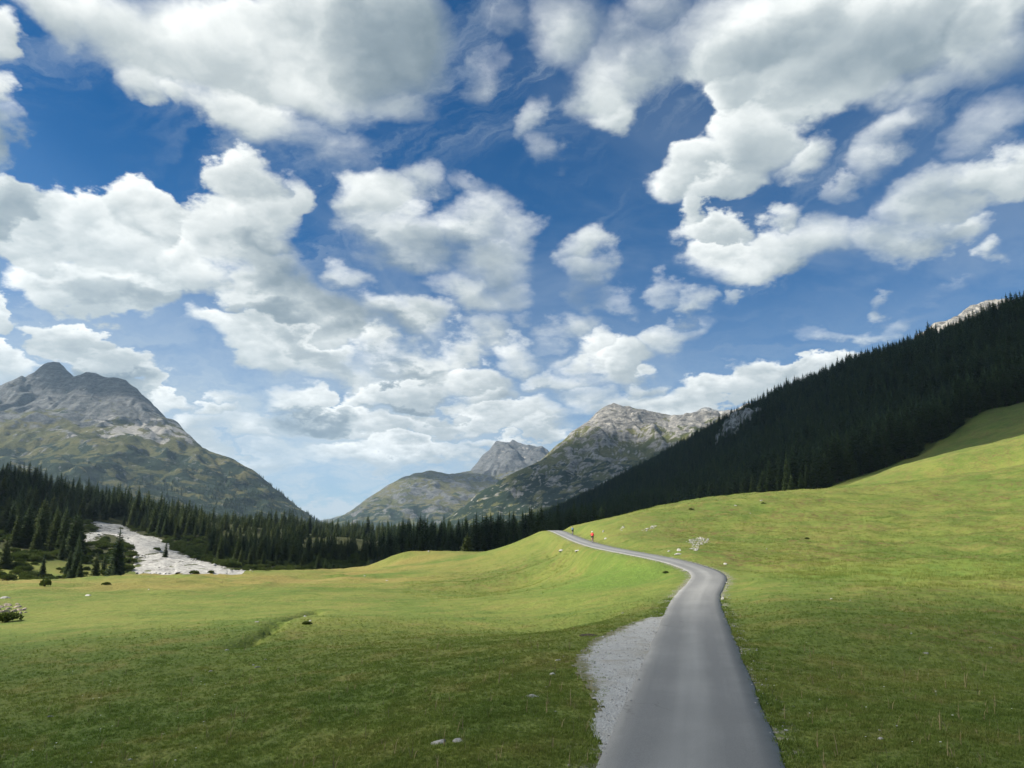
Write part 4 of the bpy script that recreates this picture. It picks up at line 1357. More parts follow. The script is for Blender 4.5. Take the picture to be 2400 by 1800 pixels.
    for i in order.tolist():
        if abs(AZ[i]) > 34.2: continue
        hw = max(1, int(0.11 * Ht[i] / D[i] * 57.3 / 80 * 2599))
        b0, b1 = max(0, bi[i] - hw), min(2599, bi[i] + hw)
        h = max(hor[b0:b1 + 1].min(), gh[i])
        vis[i] = max(0.0, top[i] - max(h, bot[i])) * 1780
        m = bot[i] + 0.80 * (top[i] - bot[i])
        seg = hor[b0:b1 + 1]; np.maximum(seg, m, out=seg)
    pick = np.argsort(-vis)[:297]
    one = np.zeros(len(X), bool); one[pick] = True

    # ---------------- the individuals
    protos = []
    for k, (c, t) in enumerate(kinds):
        e = obj('spruce_tree', None)
        obj('crown', c, parent=e); obj('trunk', t, parent=e)
        protos.append(e)
    used = [False] * 8

    def plant(kind, loc, rz, sc, label, group):
        if not used[kind]:
            o = protos[kind]; used[kind] = True
            o.location = loc; o.rotation_euler = (0, 0, rz); o.scale = sc
        else:
            o = copy_tree(protos[kind], loc, rz, sc)
        o['label'] = label; o['category'] = 'tree'; o['group'] = group
        return o
    lastq = {}
    for i in pick:
        s = Ht[i] / 16.0
        loc = (X[i], Y[i], Z[i] - 0.15)
        kind = int(rng.integers(0, 6)) if right[i] or (U[i] > 860 and Y[i] > 262) or rng.random() < (.3 if U[i] > 330 else .55) else int(rng.integers(6, 8))
        px = Ht[i] / D[i] * 1780
        sz = 'very tall' if px > 120 else 'tall' if px > 88 else 'middling' if px > 62 else 'small'
        tint = 'olive green' if kind > 5 else 'dark'
        fro = 'front' if vis[i] > 0.8 * px else 'half hidden'
        if right[i] and Y[i] > 600:
            where = 'high on the wooded right-hand hillside'; grp = 'spruces on the upper right-hand hillside'
        elif right[i] and X[i] > 130:
            v = U[i]
            part = 'near the right picture edge' if v > 2230 else 'above the right meadow' if v > 2050 else 'above the near crest'
            where = 'at the hillside wood edge ' + part; grp = 'spruces along the lower edge of the hillside wood'
        elif right[i]:
            part = 'left of the road crest' if U[i] < 1290 else 'above the cyclists' if U[i] < 1480 else 'above the white stony patch' if U[i] < 1720 else 'right of the white stony patch'
            where = 'at the wooded hillside foot, ' + part; grp = 'spruces behind the road crest'
        elif U[i] < 345 and Y[i] < 300:
            part = 'by the left picture edge' if U[i] < 110 else 'close to the scree' if U[i] > 220 else 'midway to the picture edge'
            where = 'left of the scree, ' + part; grp = 'spruces left of the scree'
        elif U[i] < 345:
            part = 'by the left picture edge' if U[i] < 110 else 'just above the scree' if U[i] > 220 else 'under the rocky twin peaks'
            where = 'high on the left slope, ' + part; grp = 'spruces above the scree'
        elif U[i] < 760:
            part = 'close to the scree' if U[i] < 480 else 'before the left mountain flank' if U[i] < 640 else 'near the valley gap'
            where = 'right of the scree, ' + part; grp = 'spruces right of the scree'
        else:
            part = 'under the gap between the mountains' if U[i] < 900 else 'under the middle mountain' if U[i] < 1080 else 'nearest the road crest'
            where = 'behind the knoll, ' + part; grp = 'spruces behind the knoll'
        lab = '%s %s spruce %s%s' % (sz, tint, 'half hidden ' if fro != 'front' else '', where)
        plant(kind, loc, rng.uniform(0, 6.28), (s * rng.uniform(.92, 1.15),) * 2 + (s,), lab, grp)
    # the pale one in front of the dark row, a small one on the scree, a bare pair
    def lone(u, v, y0, hh, wmul, label, mat, seed):
        h = hit(u, v, y0, 900)
        if h is None: return
        c, t = spruce_meshes(seed, 16.0, 3.6 * wmul, 240, 4, .03)
        c.materials.append(mat); t.materials.append(M['bark'])
        e = obj('spruce_tree', None, label=label, cat='tree', loc=(h.x, h.y, h.z - .1), scale=hh / 16.0)
        obj('crown', c, parent=e); obj('trunk', t, parent=e)
    e = obj('spruce_tree', None, label='pale green broad spruce in front of the dark trees behind the knoll', cat='tree')
    gx, gy = W(1095, 1297, 226)[:2]
    e.location = (gx, gy, float(HG(np.array([gx]), np.array([gy]))[0]) - .1)
    top_z = W(1095, 1246, 226)[2]
    e.scale = ((top_z - e.location.z) / 16.0 * 1.25,) * 2 + ((top_z - e.location.z) / 16.0,)
    c, t = spruce_meshes(411, 16.0, 4.0, 270, 4, .02); c.materials.append(fl); t.materials.append(M['bark'])
    obj('crown', c, parent=e); obj('trunk', t, parent=e)
    lone(387, 1310, 150, 6.0, 0.8, 'small dark spruce standing alone in the middle of the pale scree', fm, 412)

    # ---------------- all the others: one wood
    rest = np.where(~one)[0]
    far = obj_pts = np.stack([X[rest], Y[rest], Z[rest] - .15], -1)
    sz = Ht[rest] / 16.0
    # sparse trees on the flank of the left mountain
    mx = rng.uniform(-1400, -230, 9000); my = rng.uniform(1450, 2800, 9000)
    mz = h1(mx, my)
    nn = fbm(mx / 90, my / 90, 3, seed=97)
    k = (mz > 12) & (mz < 230 + 60 * nn) & (nn + rng.uniform(-.35, .35, 9000) > 0.0 + 0.0022 * mz - 0.25)
    pts = np.concatenate([far, np.stack([mx, my, mz - .5], -1)[k]])
    sz = np.concatenate([sz, rng.uniform(.45, .95, k.sum())])
    wh = rng.integers(0, 4, len(pts))
    lightly = np.concatenate([~right[rest] & (U[rest] > 330) & (U[rest] < 900), np.zeros(k.sum(), bool)]) & (rng.random(len(pts)) < .6)
    wh = np.where(lightly, rng.integers(4, 6, len(pts)), wh)
    o = gn_scatter('spruce_wood', pts, sz, rng.uniform(0, 6.28, len(pts)), lows, which=wh)
    o['label'] = 'dark spruce wood on the hillsides beyond the meadows'
    print('spruces', len(X), 'visible', (vis > 2).sum(), 'wood', len(pts))

    # ---------------- dwarf pines on the left slope
    X, Y = jitter_grid(-330, 10, 186, 400, 3.3)
    Z = HG(X, Y)
    U = 1200 + 1780 * X / (Y * math.cos(PITCH) + (Z - CAMH) * math.sin(PITCH))
    n1 = fbm(X / 24, Y / 24, 3, seed=110)
    insc = inside(X, Y, SCREE); dsc = poly_dist(X, Y, np.array(SCREE + [SCREE[0]]))
    ok = (~insc) & (dsc > 1.0) & ~hides_scree(X, Y, Z, 1.2) & (U > -30) & (U < 860) & (Y > 190 + 0.06 * (U - 300).clip(0, 600)) & (rng.random(len(X)) < np.where(U < 345, 0.45, 0.75) + .35 * n1)
    X, Y, Z, U = X[ok], Y[ok], Z[ok], U[ok]
    D = np.hypot(X, Y); S = rng.uniform(.9, 2.2, len(X)) * (1 + .3 * fbm(X / 12, Y / 12, 2, seed=112))
    hor = np.full(2600, -9.0); vis = np.zeros(len(X))
    AZ = np.degrees(np.arctan2(X, Y)); bi = np.clip(((AZ + 40) / 80 * 2599).astype(int), 0, 2599)
    ri = np.clip(np.searchsorted(rads, D * 0.97) - 1, 0, 129); gh = prof[ri, bi]
    for i in np.argsort(D).tolist():
        if abs(AZ[i]) > 34: continue
        tp = (Z[i] + S[i] - CAMH) / D[i]
        h = max(hor[bi[i]], gh[i]); vis[i] = max(0, tp - max(h, (Z[i] - CAMH) / D[i])) * S[i]
        hor[max(0, bi[i] - 6):bi[i] + 7] = np.maximum(hor[max(0, bi[i] - 6):bi[i] + 7], tp - .2 * S[i] / D[i])
    pick = np.argsort(-vis)[:240]
    one = np.zeros(len(X), bool); one[pick] = True
    protos = []
    for (f, s) in scr:
        e = obj('dwarf_pine', None); obj('foliage', f, parent=e); obj('stem', s, parent=e)
        protos.append(e)
    used2 = [False] * 4

    def shrub(k, loc, rz, sc, label, group=None):
        if not used2[k]:
            o = protos[k]; used2[k] = True
            o.location = loc; o.rotation_euler = (0, 0, rz); o.scale = sc
        else:
            o = copy_tree(protos[k], loc, rz, sc)
        o['label'] = label; o['category'] = 'shrub'
        if group: o['group'] = group
        elif 'group' in o: del o['group']
        return o
    for i in pick:
        sz = 'large' if S[i] > 1.9 else 'middling' if S[i] > 1.35 else 'small'
        ds = float(poly_dist(np.array([X[i]]), np.array([Y[i]]), np.array(SCREE + [SCREE[0]]))[0])
        if U[i] < 345:
            part = 'by the left picture edge' if U[i] < 100 else 'on the rim of the scree' if ds < 6 else 'high up beside the scree head' if Y[i] > 300 else 'low down behind the meadow' if Y[i] < 225 else 'between the spruces'
            lab = '%s rounded dwarf pine left of the pale scree, %s' % (sz, part); grp = 'dwarf pines left of the scree'
        else:
            part = 'on the rim of the scree' if ds < 6 else 'low down behind the meadow' if Y[i] < 235 else 'high up beneath the spruces' if Y[i] > 320 else 'near the foot of the knoll' if U[i] > 700 else 'in the middle of the slope'
            lab = '%s rounded dwarf pine right of the pale scree, %s' % (sz, part); grp = 'dwarf pines right of the scree'
        shrub(int(rng.integers(0, 4)), (X[i], Y[i], Z[i] - .1), rng.uniform(0, 6.28), (S[i] * 1.15, S[i] * 1.15, S[i]), lab, grp)
    r2 = np.where(~one)[0]
    o = gn_scatter('dwarf_pine_scrub', np.stack([X[r2], Y[r2], Z[r2] - .1], -1), S[r2], rng.uniform(0, 6.28, len(r2)), [f for f, s in scr])
    o['label'] = 'dense dwarf pine scrub on the left-hand slope'
    # single bushes on the meadow and the scree
    for (u, v, s, lab) in [(104, 1374, .75, 'small dark conical bush on the meadow hummocks at the far left'), (247, 1371, .6, 'low brownish bush on the meadow hummocks in front of the trees'),
                           (12, 1458, 1.0, 'green bush at the left picture edge in front of the rock pile'),
                           (366, 1292, 1.6, 'rounded bush beside the small spruce on the scree'), (457, 1345, .9, 'little dark bush at the foot of the scree, left of its fellow'), (495, 1343, .6, 'tiny dark bush at the foot of the scree, nearer its tip'),
                           (1893, 1263, .35, 'small dark bush alone on the sunlit right-hand slope'), (1620, 1195, .5, 'dark low bush on the crest of the right-hand hill'),
                           (1560, 1343, .3, 'little dark bush on the bright green grass inside the bend'), (722, 1463, .28, 'small bush at the upper end of the dark ditch'), (1790, 1181, .45, 'brownish bush beside the white stone on the hill crest')]:
        h = hit(u, v)
        if h is None: continue
        zs = 1.7 if 'conical' in lab else 1.0
        shrub(int(rng.integers(0, 4)), (h.x, h.y, h.z - .05), rng.uniform(0, 6.28), (s, s, s * zs), lab)


# ================================================================== lay-by, grass, stones
LAYBY_PX = [(1403, 1810), (1440, 1730), (1480, 1635), (1520, 1545), (1562, 1440), (1500, 1453), (1440, 1476), (1392, 1498), (1362, 1520), (1345, 1550), (1352, 1590), (1382, 1618), (1394, 1650), (1394, 1720), (1408, 1765), (1398, 1812)]
LAYBY = []


def build_layby():
    for (u, v) in LAYBY_PX:
        h = hit(u, v, 6, 80)
        LAYBY.append((h.x, h.y))
    # push the road side under the asphalt
    for k in range(0, 5):
        x, y = LAYBY[k]; LAYBY[k] = (x + 0.5, y)
    xs = [p[0] for p in LAYBY]; ys = [p[1] for p in LAYBY]
    X, Y = np.meshgrid(np.arange(min(xs) - 1, max(xs) + 1, 0.10), np.arange(min(ys) - 1, max(ys) + 1, 0.12))
    wx = X + 0.16 * fbm(X / 1.0, Y / 1.6, 4, seed=120); wy = Y + 0.22 * fbm(X / 1.0, Y / 1.6, 4, seed=124)
    ins = inside(wx, wy, LAYBY)
    d = poly_dist(X, Y, np.array(LAYBY + [LAYBY[0]]))
    Z = HG(X, Y) + 0.022 + 0.02 * fbm(X / 0.8, Y / 0.8, 3, seed=127)
    rd, zr, _ = road_query(X, Y)
    Z = np.minimum(Z, np.where(rd < ROADW / 2 + .3, zr - 0.012, 99))
    f = grid_faces(*X.shape)
    f = f[ins.ravel()[f].sum(1) >= 3]
    used = np.unique(f); remap = np.full(X.size, -1); remap[used] = np.arange(len(used))
    me = mesh_np('gravel_layby', np.stack([X, Y, Z], -1).reshape(-1, 3)[used], remap[f])
    e = (1 - sstep(0.0, 0.9, np.where(rd < 2.2, 9, d))).ravel()[used]
    attr(me, 'edge', np.clip(e, 0, 1))
    obj('gravel_layby', me, M['gravel'], kind='structure')


def tuft_mesh(seed, blades=9, h=0.07, spread=0.07):
    r = np.random.default_rng(seed)
    V = []; Fc = []
    for k in range(blades):
        a = r.uniform(0, 6.28); p = r.normal(0, spread * .5, 2); L = h * r.uniform(.55, 1.25)
        lean = r.uniform(.15, .75); w = 0.0045 * r.uniform(.8, 1.5)
        d = np.array([math.cos(a), math.sin(a)]); s = np.array([-d[1], d[0]])
        b = p + d * lean * L * .35; t = p + d * lean * L
        q = len(V)
        V += [(p[0] - s[0] * w, p[1] - s[1] * w, -.01), (p[0] + s[0] * w, p[1] + s[1] * w, -.01), (b[0] + s[0] * w * .8, b[1] + s[1] * w * .8, L * .6), (b[0] - s[0] * w * .8, b[1] - s[1] * w * .8, L * .6), (t[0], t[1], L)]
        Fc += [(q, q + 1, q + 2), (q, q + 2, q + 3), (q + 3, q + 2, q + 4)]
    return mesh_np('tuft', V, Fc, smooth=False)


def build_grass():
    T, b = new_mat('grass_blades')
    nd = T.n('ShaderNodeGroup'); nd.node_tree = TURF
    oi = T.n('ShaderNodeObjectInfo')
    f = T.ramp(oi.outputs['Random'], 0, 1, 0.95, 1.30, smooth=False)
    col = T.mix(1.0, nd.outputs[0], T.cxyz(f, f, f), 'MULTIPLY')
    T.put(b.inputs['Base Color'], col)
    b.inputs['Roughness'].default_value = 0.6; b.inputs['Specular IOR Level'].default_value = 0.25
    tr = T.n('ShaderNodeBsdfTranslucent'); T.put(tr.inputs['Color'], T.mix(1.0, col, (1.3, 1.5, .7), 'MULTIPLY'))
    mx = T.n('ShaderNodeMixShader'); mx.inputs[0].default_value = 0.3
    T.put(mx.inputs[1], b.outputs[0]); T.put(mx.inputs[2], tr.outputs[0])
    o = [k for k in T.t.nodes if k.type == 'OUTPUT_MATERIAL'][0]; T.put(o.inputs[0], mx.outputs[0])
    plain('dry_stalks', (0.26, 0.20, 0.10), 0.8, 0.3, 3.0)
    plain('petals', (0.72, 0.72, 0.66), 0.7, 0.1, 3.0)
    n = 400000
    r = np.exp(rng.uniform(math.log(8.5), math.log(62), n)); a = np.radians(rng.uniform(-52, 52, n))
    X = r * np.sin(a); Y = r * np.cos(a)
    clump = fbm(X / 0.9, Y / 0.9, 3, seed=130)
    d, zr, _ = road_query(X, Y)
    ok = (d > ROADW / 2 + 0.06 + 0.5 * rng.random(n) ** 3) & (clump + rng.uniform(-.9, .9, n) > -0.6)
    ok &= (rng.random(n) < 1 - sstep(12, 60, r))
    inl = inside(X, Y, LAYBY); dl = poly_dist(X, Y, np.array(LAYBY + [LAYBY[0]]))
    ok &= ~inl | (dl + 0.5 * clump < 0.9 * rng.random(n) ** 1.5) & (d > ROADW / 2 + .5)
    X, Y, r, clump = X[ok], Y[ok], r[ok], clump[ok]
    Z = HG(X, Y)
    tuf = [tuft_mesh(500 + k, 9) for k in range(5)]
    for t in tuf: t.materials.append(M['grass_blades'])
    sz = rng.uniform(.55, 1.15, len(X)) * (1 + .3 * clump) * (0.72 + 0.010 * r) * (0.8 + 0.4 * sstep(14, 24, X))
    o = gn_scatter('grass', np.stack([X, Y, Z], -1), np.clip(sz, .3, 3.5), rng.uniform(0, 6.28, len(X)), tuf)
    o['label'] = 'short green pasture grass on both sides of the road'
    # grass leaning over the road's edge, grit washed off it
    i = rng.integers(8, len(ROADC) - 90, 16000)
    Tn = np.gradient(ROADC[:, :2], axis=0); Tn /= np.linalg.norm(Tn, axis=1)[:, None]
    sd = rng.choice([-1, 1], 16000); off = ROADW / 2 + np.abs(rng.normal(0, .22, 16000)) - 0.03
    c = ROADC[i, :2] + Tn[i] * rng.uniform(-1, 1, (16000, 1)); nrm = np.stack([Tn[i, 1], -Tn[i, 0]], -1)
    e = c + nrm * (sd * off)[:, None]
    patchy = fbm(e[:, 0] / 1.2, e[:, 1] / 1.2, 3, seed=150) + rng.uniform(-.3, .3, 16000) > -0.05
    inl2 = inside(e[:, 0], e[:, 1], LAYBY)
    k = patchy & ~inl2 & (e[:, 1] < 50)
    o = gn_scatter('verge_grass', np.stack([e[k, 0], e[k, 1], HG(e[k, 0], e[k, 1])], -1), rng.uniform(.6, 1.5, k.sum()), rng.uniform(0, 6.28, k.sum()), tuf)
    o['label'] = 'grass tufts crowding the edges of the road'
    grit = []
    plain('grit_stone', (0.27, 0.27, 0.26), 0.9, 0.3, 0.8)
    for q in range(2):
        g_ = stone_mesh(690 + q, .7); g_.materials.clear(); g_.materials.append(M['grit_stone']); grit.append(g_)
    lx = rng.uniform(min(p[0] for p in LAYBY), max(p[0] for p in LAYBY), 3600); ly = rng.uniform(min(p[1] for p in LAYBY), max(p[1] for p in LAYBY), 3600)
    kk = inside(lx, ly, LAYBY) & (road_query(lx, ly)[0] > ROADW / 2 + .08)
    k2 = (rng.random(16000) < .14)
    e2 = c + nrm * (sd * (off + rng.uniform(-.12, .1, 16000)))[:, None]
    gx = np.concatenate([lx[kk], e2[k2, 0]]); gy = np.concatenate([ly[kk], e2[k2, 1]])
    rd_, zr_, _ = road_query(gx, gy)
    gz = np.where(rd_ < ROADW / 2, zr_ + .012, HG(gx, gy) + .02)
    o = gn_scatter('loose_gravel', np.stack([gx, gy, gz], -1), np.exp(rng.normal(-4.25, .5, len(gx))), rng.uniform(0, 6.28, len(gx)), grit)
    o['label'] = 'loose pale gravel on the lay-by and along the road edges'
    # tussocks on the rough banks farther off
    m = 110000
    r3 = np.exp(rng.uniform(math.log(42), math.log(210), m)); a3 = np.radians(rng.uniform(-8, 42, m))
    x3 = r3 * np.sin(a3); y3 = r3 * np.cos(a3)
    d3, _, _ = road_query(x3, y3)
    rough = np.maximum(sstep(18, 28, x3), np.exp(-((x3 + 2) / 14) ** 2 - ((y3 - 120) / 24) ** 2))
    dens = fbm(x3 / 7, y3 / 7, 3, seed=152)
    k = (d3 > 2.6) & (rng.random(m) < rough * (0.55 + 0.6 * dens)) & (y3 > 40) & (rng.random(m) < sstep(42, 75, r3))
    tus = [tuft_mesh(540 + q, 16, .15, .30) for q in range(4)]
    for t in tus: t.materials.append(M['grass_blades'])
    for t in tus:
        for v in t.vertices: v.co.z *= 0.9
    o = gn_scatter('tussock_grass', np.stack([x3[k], y3[k], HG(x3[k], y3[k])], -1), rng.uniform(.6, 1.5, k.sum()), rng.uniform(0, 6.28, k.sum()), tus)
    o['label'] = 'rough tussocky grass on the sunlit banks beyond the bend'
    # dry stalks
    k = rng.random(len(X)) < 0.006
    st = [tuft_mesh(520 + q, 3, .26, .03) for q in range(3)]
    for t in st: t.materials.append(M['dry_stalks'])
    o = gn_scatter('dry_grass', np.stack([X, Y, Z], -1)[k], rng.uniform(.5, 1.2, k.sum()), rng.uniform(0, 6.28, k.sum()), st)
    o['label'] = 'dry straw-coloured grass stalks scattered in the pasture'
    # white meadow flowers
    k = (rng.random(len(X)) < 0.0018) & (r < 60) & (np.abs(X) > 6)
    V = []; Fc = []
    for q in range(6):
        a_ = 6.283 * q / 6; i = len(V)
        V += [(0, 0, .10), (.018 * math.cos(a_ - .4), .018 * math.sin(a_ - .4), .107), (.018 * math.cos(a_ + .4), .018 * math.sin(a_ + .4), .107)]; Fc.append((i, i + 1, i + 2))
    i = len(V); V += [(-.002, 0, 0), (.002, 0, 0), (0, 0, .1)]; Fc.append((i, i + 1, i + 2))
    fm = mesh_np('flower', V, Fc, smooth=False); fm.materials.append(M['petals'])
    o = gn_scatter('meadow_flowers', np.stack([X, Y, Z], -1)[k], rng.uniform(.7, 1.3, k.sum()), rng.uniform(0, 6.28, k.sum()), [fm])
    o['label'] = 'tiny white flowers scattered through the meadow grass'


def stone_mesh(seed, flat=0.6):
    bm = bmesh.new()
    bmesh.ops.create_icosphere(bm, subdivisions=3, radius=1.0)
    r = np.random.default_rng(seed)
    planes = [(Vector(r.normal(0, 1, 3)).normalized(), r.uniform(.55, .9)) for _ in range(9)]
    for v in bm.verts:
        for (n, d) in planes:
            e = v.co.dot(n) - d
            if e > 0: v.co -= n * e * .92
        q = v.co
        k = 1 + 0.10 * float(fbm(np.array([q.x * 2.1 + q.z]), np.array([q.y * 2.1 - q.z]), 3, seed=seed % 50)[0])
        v.co = Vector((q.x * k, q.y * k, q.z * k * flat))
    me = bpy.data.meshes.new('stone')
    bm.to_mesh(me); bm.free()
    me.materials.append(M['limestone'])
    return me


def build_stones():
    st = [stone_mesh(600 + k, f) for k, f in enumerate((.62, .5, .75, .45, .66, .58))]

    def put(u, v, wpx, hpx, label, group=None, parent=None, k=None):
        h = hit(u, v)
        if h is None: return None
        s = wpx * 0.5 * h.y / 1780
        hs = max(hpx * h.y / 1780, s * .35)
        k = int(rng.integers(0, 6)) if k is None else k
        o = obj('stone', st[k], label=label, cat='stone' if label else None, group=group, loc=(h.x, h.y, h.z - hs * .10), rot=(rng.uniform(-.25, .25), rng.uniform(-.25, .25), rng.uniform(0, 6.28)), scale=(s * 1.05, s * rng.uniform(.6, .9), hs * .95))
        return o
    L = [(1030, 1741, 40, 16, 'larger of the two flat pale stones in the dark grass at bottom centre'), (1074, 1737, 30, 13, 'smaller of the two flat pale stones in the dark grass at bottom centre'), (1114, 1735, 9, 6, 'pebble right of the two flat pale stones at bottom centre'),
         (1247, 1632, 32, 9, 'long flat pale stone in the grass left of the lay-by'), (1280, 1611, 10, 6, 'small pale stone just right of the long flat stone by the lay-by'), (1296, 1581, 18, 9, 'pale grey stone in the grass close to the lay-by edge'),
         (1308, 1548, 14, 9, 'grey stone among the weeds at the left corner of the lay-by'), (1322, 1540, 9, 6, 'small grey stone beside the grey one at the lay-by corner'), (1301, 1668, 8, 5, 'lone pebble in the grass near the middle of the lay-by'),
         (1317, 1291, 17, 7, 'left one of two white stones on the knoll below the road'), (1354, 1291, 19, 6, 'right one of two white stones on the knoll below the road'),
         (1592, 1290, 13, 7, 'upper of two white stones just above the road before the bend'), (1590, 1299, 20, 6, 'lower of two white stones just above the road before the bend'), (1568, 1292, 9, 6, 'small brownish stone left of the two white stones above the road'),
         (1700, 1323, 10, 7, 'white stone in the grass right of the bend, above its outer edge'), (1724, 1185, 8, 4, 'white stone on the hill crest, left of the other crest stone'), (1784, 1174, 6, 7, 'upright white stone on the crest of the sunlit hill'), (1759, 1204, 5, 5, 'small white stone a little below the hill crest'), (1797, 1287, 5, 4, 'tiny white stone on the slope right of the bend'), 
         (1693, 1406, 9, 12, 'pale stone at the right road edge after the bend'), (1414, 1246, 8, 7, 'white stone beside the road just ahead of the red-shirted cyclist'), (1420, 1263, 9, 6, 'cream stone on the bank right of the red-shirted cyclist'), (1390, 1255, 7, 5, 'cream stone on the bank left of the red-shirted cyclist'),
         (2171, 1532, 14, 7, 'pale stone in the dark grass of the right foreground'), (2136, 1486, 7, 6, 'grey pebble above the pale stone in the right foreground'), (1923, 1641, 8, 6, 'white stone in the grass near the right road edge'), (2066, 1733, 16, 10, 'brownish stone in the grass at bottom right'), (2062, 1712, 7, 4, 'small white stone above the brownish one at bottom right'), (1948, 1404, 8, 4, 'left one of two whitish stones on the meadow right of the road'), (1993, 1407, 9, 4, 'right one of two whitish stones on the meadow right of the road'), (2290, 1686, 7, 4, 'small pale stone near the bottom right corner'),
         (602, 1458, 15, 4, 'flat white stone lying in the sunlit left meadow'), (532, 1524, 10, 5, 'white stone on the near side of the dark ditch'), (604, 1564, 14, 5, 'larger white stone in the lower end of the ditch'), (594, 1559, 8, 4, 'smaller white stone in the lower end of the ditch'), (622, 1546, 7, 5, 'grey stone in the middle of the ditch'), (496, 1573, 13, 4, 'flat grey stone left of the lower end of the ditch'), (727, 1456, 11, 6, 'grey stone at the upper end of the ditch'), (715, 1445, 8, 4, 'small white stone above the upper end of the ditch'),
         (120, 1679, 16, 5, 'flat pale stone in the dark grass at lower left'), (383, 1721, 9, 4, 'small pale stone in the dark grass left of bottom centre'), (306, 1781, 12, 6, 'pale stone at the bottom edge of the picture on the left'), (208, 1766, 8, 4, 'pale pebble near the bottom edge at the far left'), (208, 1396, 18, 5, 'low grey stone on the straw-coloured part of the left meadow'), (349, 1382, 6, 3, 'tiny white stone on the far left meadow'), (12, 1402, 22, 8, 'grey boulder at the left picture edge above the rock pile'), (480, 1604, 5, 3, 'white pebble in the dark grass below the ditch'), (855, 1350, 6, 3, 'white stone at the foot of the knoll'), (1005, 1293, 6, 5, 'white stone on the flat top of the knoll'), (907, 1361, 7, 4, 'pale stone on the meadow in front of the knoll'), (2322, 1518, 8, 4, 'small whitish stone near the right picture edge in the shaded grass'), (1460, 1437, 9, 3, 'flat white stone in the sunlit grass beyond the tip of the lay-by')]
    for (u, v, w, h, lab) in L:
        put(u, v, w, h, lab)
    pile = [stone_mesh(640 + k, .62) for k in range(3)]
    for p in pile:
        p.materials.clear(); p.materials.append(M['tan_rubble'])
    for (u, v, w, h) in [(4, 1424, 20, 12), (20, 1420, 18, 12), (37, 1424, 24, 10), (52, 1431, 16, 10), (10, 1434, 24, 12), (30, 1434, 22, 11), (46, 1438, 16, 8), (16, 1443, 24, 12), (34, 1446, 18, 9), (2, 1446, 18, 10), (58, 1428, 12, 9), (22, 1428, 16, 10), (42, 1417, 12, 8), (60, 1436, 8, 6), (0, 1436, 16, 11), (26, 1452, 16, 6), (44, 1430, 14, 9), (12, 1417, 14, 8), (-12, 1430, 24, 13), (-14, 1442, 24, 12)]:
        o = put(u, v, w, h, 'angular boulder in the tan rock pile at the left picture edge', 'boulders of the rock pile')
        o.data = pile[int(rng.integers(0, 3))]

    def outcrop(label, poly, n, smin, smax):
        us = [p[0] for p in poly]; vs = [p[1] for p in poly]
        cen = hit(sum(us) / len(us), sum(vs) / len(vs))
        root = obj('limestone_outcrop', None, label=label, cat='outcrop', loc=cen)
        m = 0
        while m < n:
            u = rng.uniform(min(us), max(us)); v = rng.uniform(min(vs), max(vs))
            if not bool(inside(np.array([u]), np.array([v]), poly)[0]): continue
            h = hit(u, v)
            s = rng.uniform(smin, smax)
            obj('stone', st[int(rng.integers(0, 6))], parent=root, loc=(h.x - cen.x, h.y - cen.y, h.z - cen.z + s * .05), rot=(rng.uniform(-.4, .4), rng.uniform(-.4, .4), rng.uniform(0, 6.28)), scale=(s * rng.uniform(.7, 1.2), s * rng.uniform(.7, 1.2), s * rng.uniform(.6, 1.0)))
            m += 1
    outcrop('bright white stony patch on the grassy bank above the bend', [(1606, 1270), (1640, 1257), (1650, 1262), (1665, 1261), (1660, 1272), (1640, 1278), (1634, 1293), (1618, 1287), (1624, 1277)], 230, .05, .18)
    outcrop('thin pale stony streak high on the sunlit bank left of the white patch', [(1503, 1243), (1530, 1232), (1540, 1231), (1535, 1238), (1515, 1244), (1528, 1246), (1520, 1247)], 34, .06, .2)
    outcrop('small stony streak on the bank right above the red-shirted cyclist', [(1450, 1242), (1464, 1228), (1468, 1230), (1458, 1244)], 16, .06, .18)
    # earth clod at the tip of the lay-by
    plain('dark_earth', (0.040, 0.030, 0.018), 0.95, 0.4, 5.0)
    h = hit(1380, 1490)
    cl = stone_mesh(650, .4); cl.materials.clear(); cl.materials.append(M['dark_earth'])
    obj('earth_clod', cl, label='dark brown clod of earth in the grass beyond the lay-by', cat='clod', loc=(h.x, h.y, h.z), scale=(.36, .22, .2))


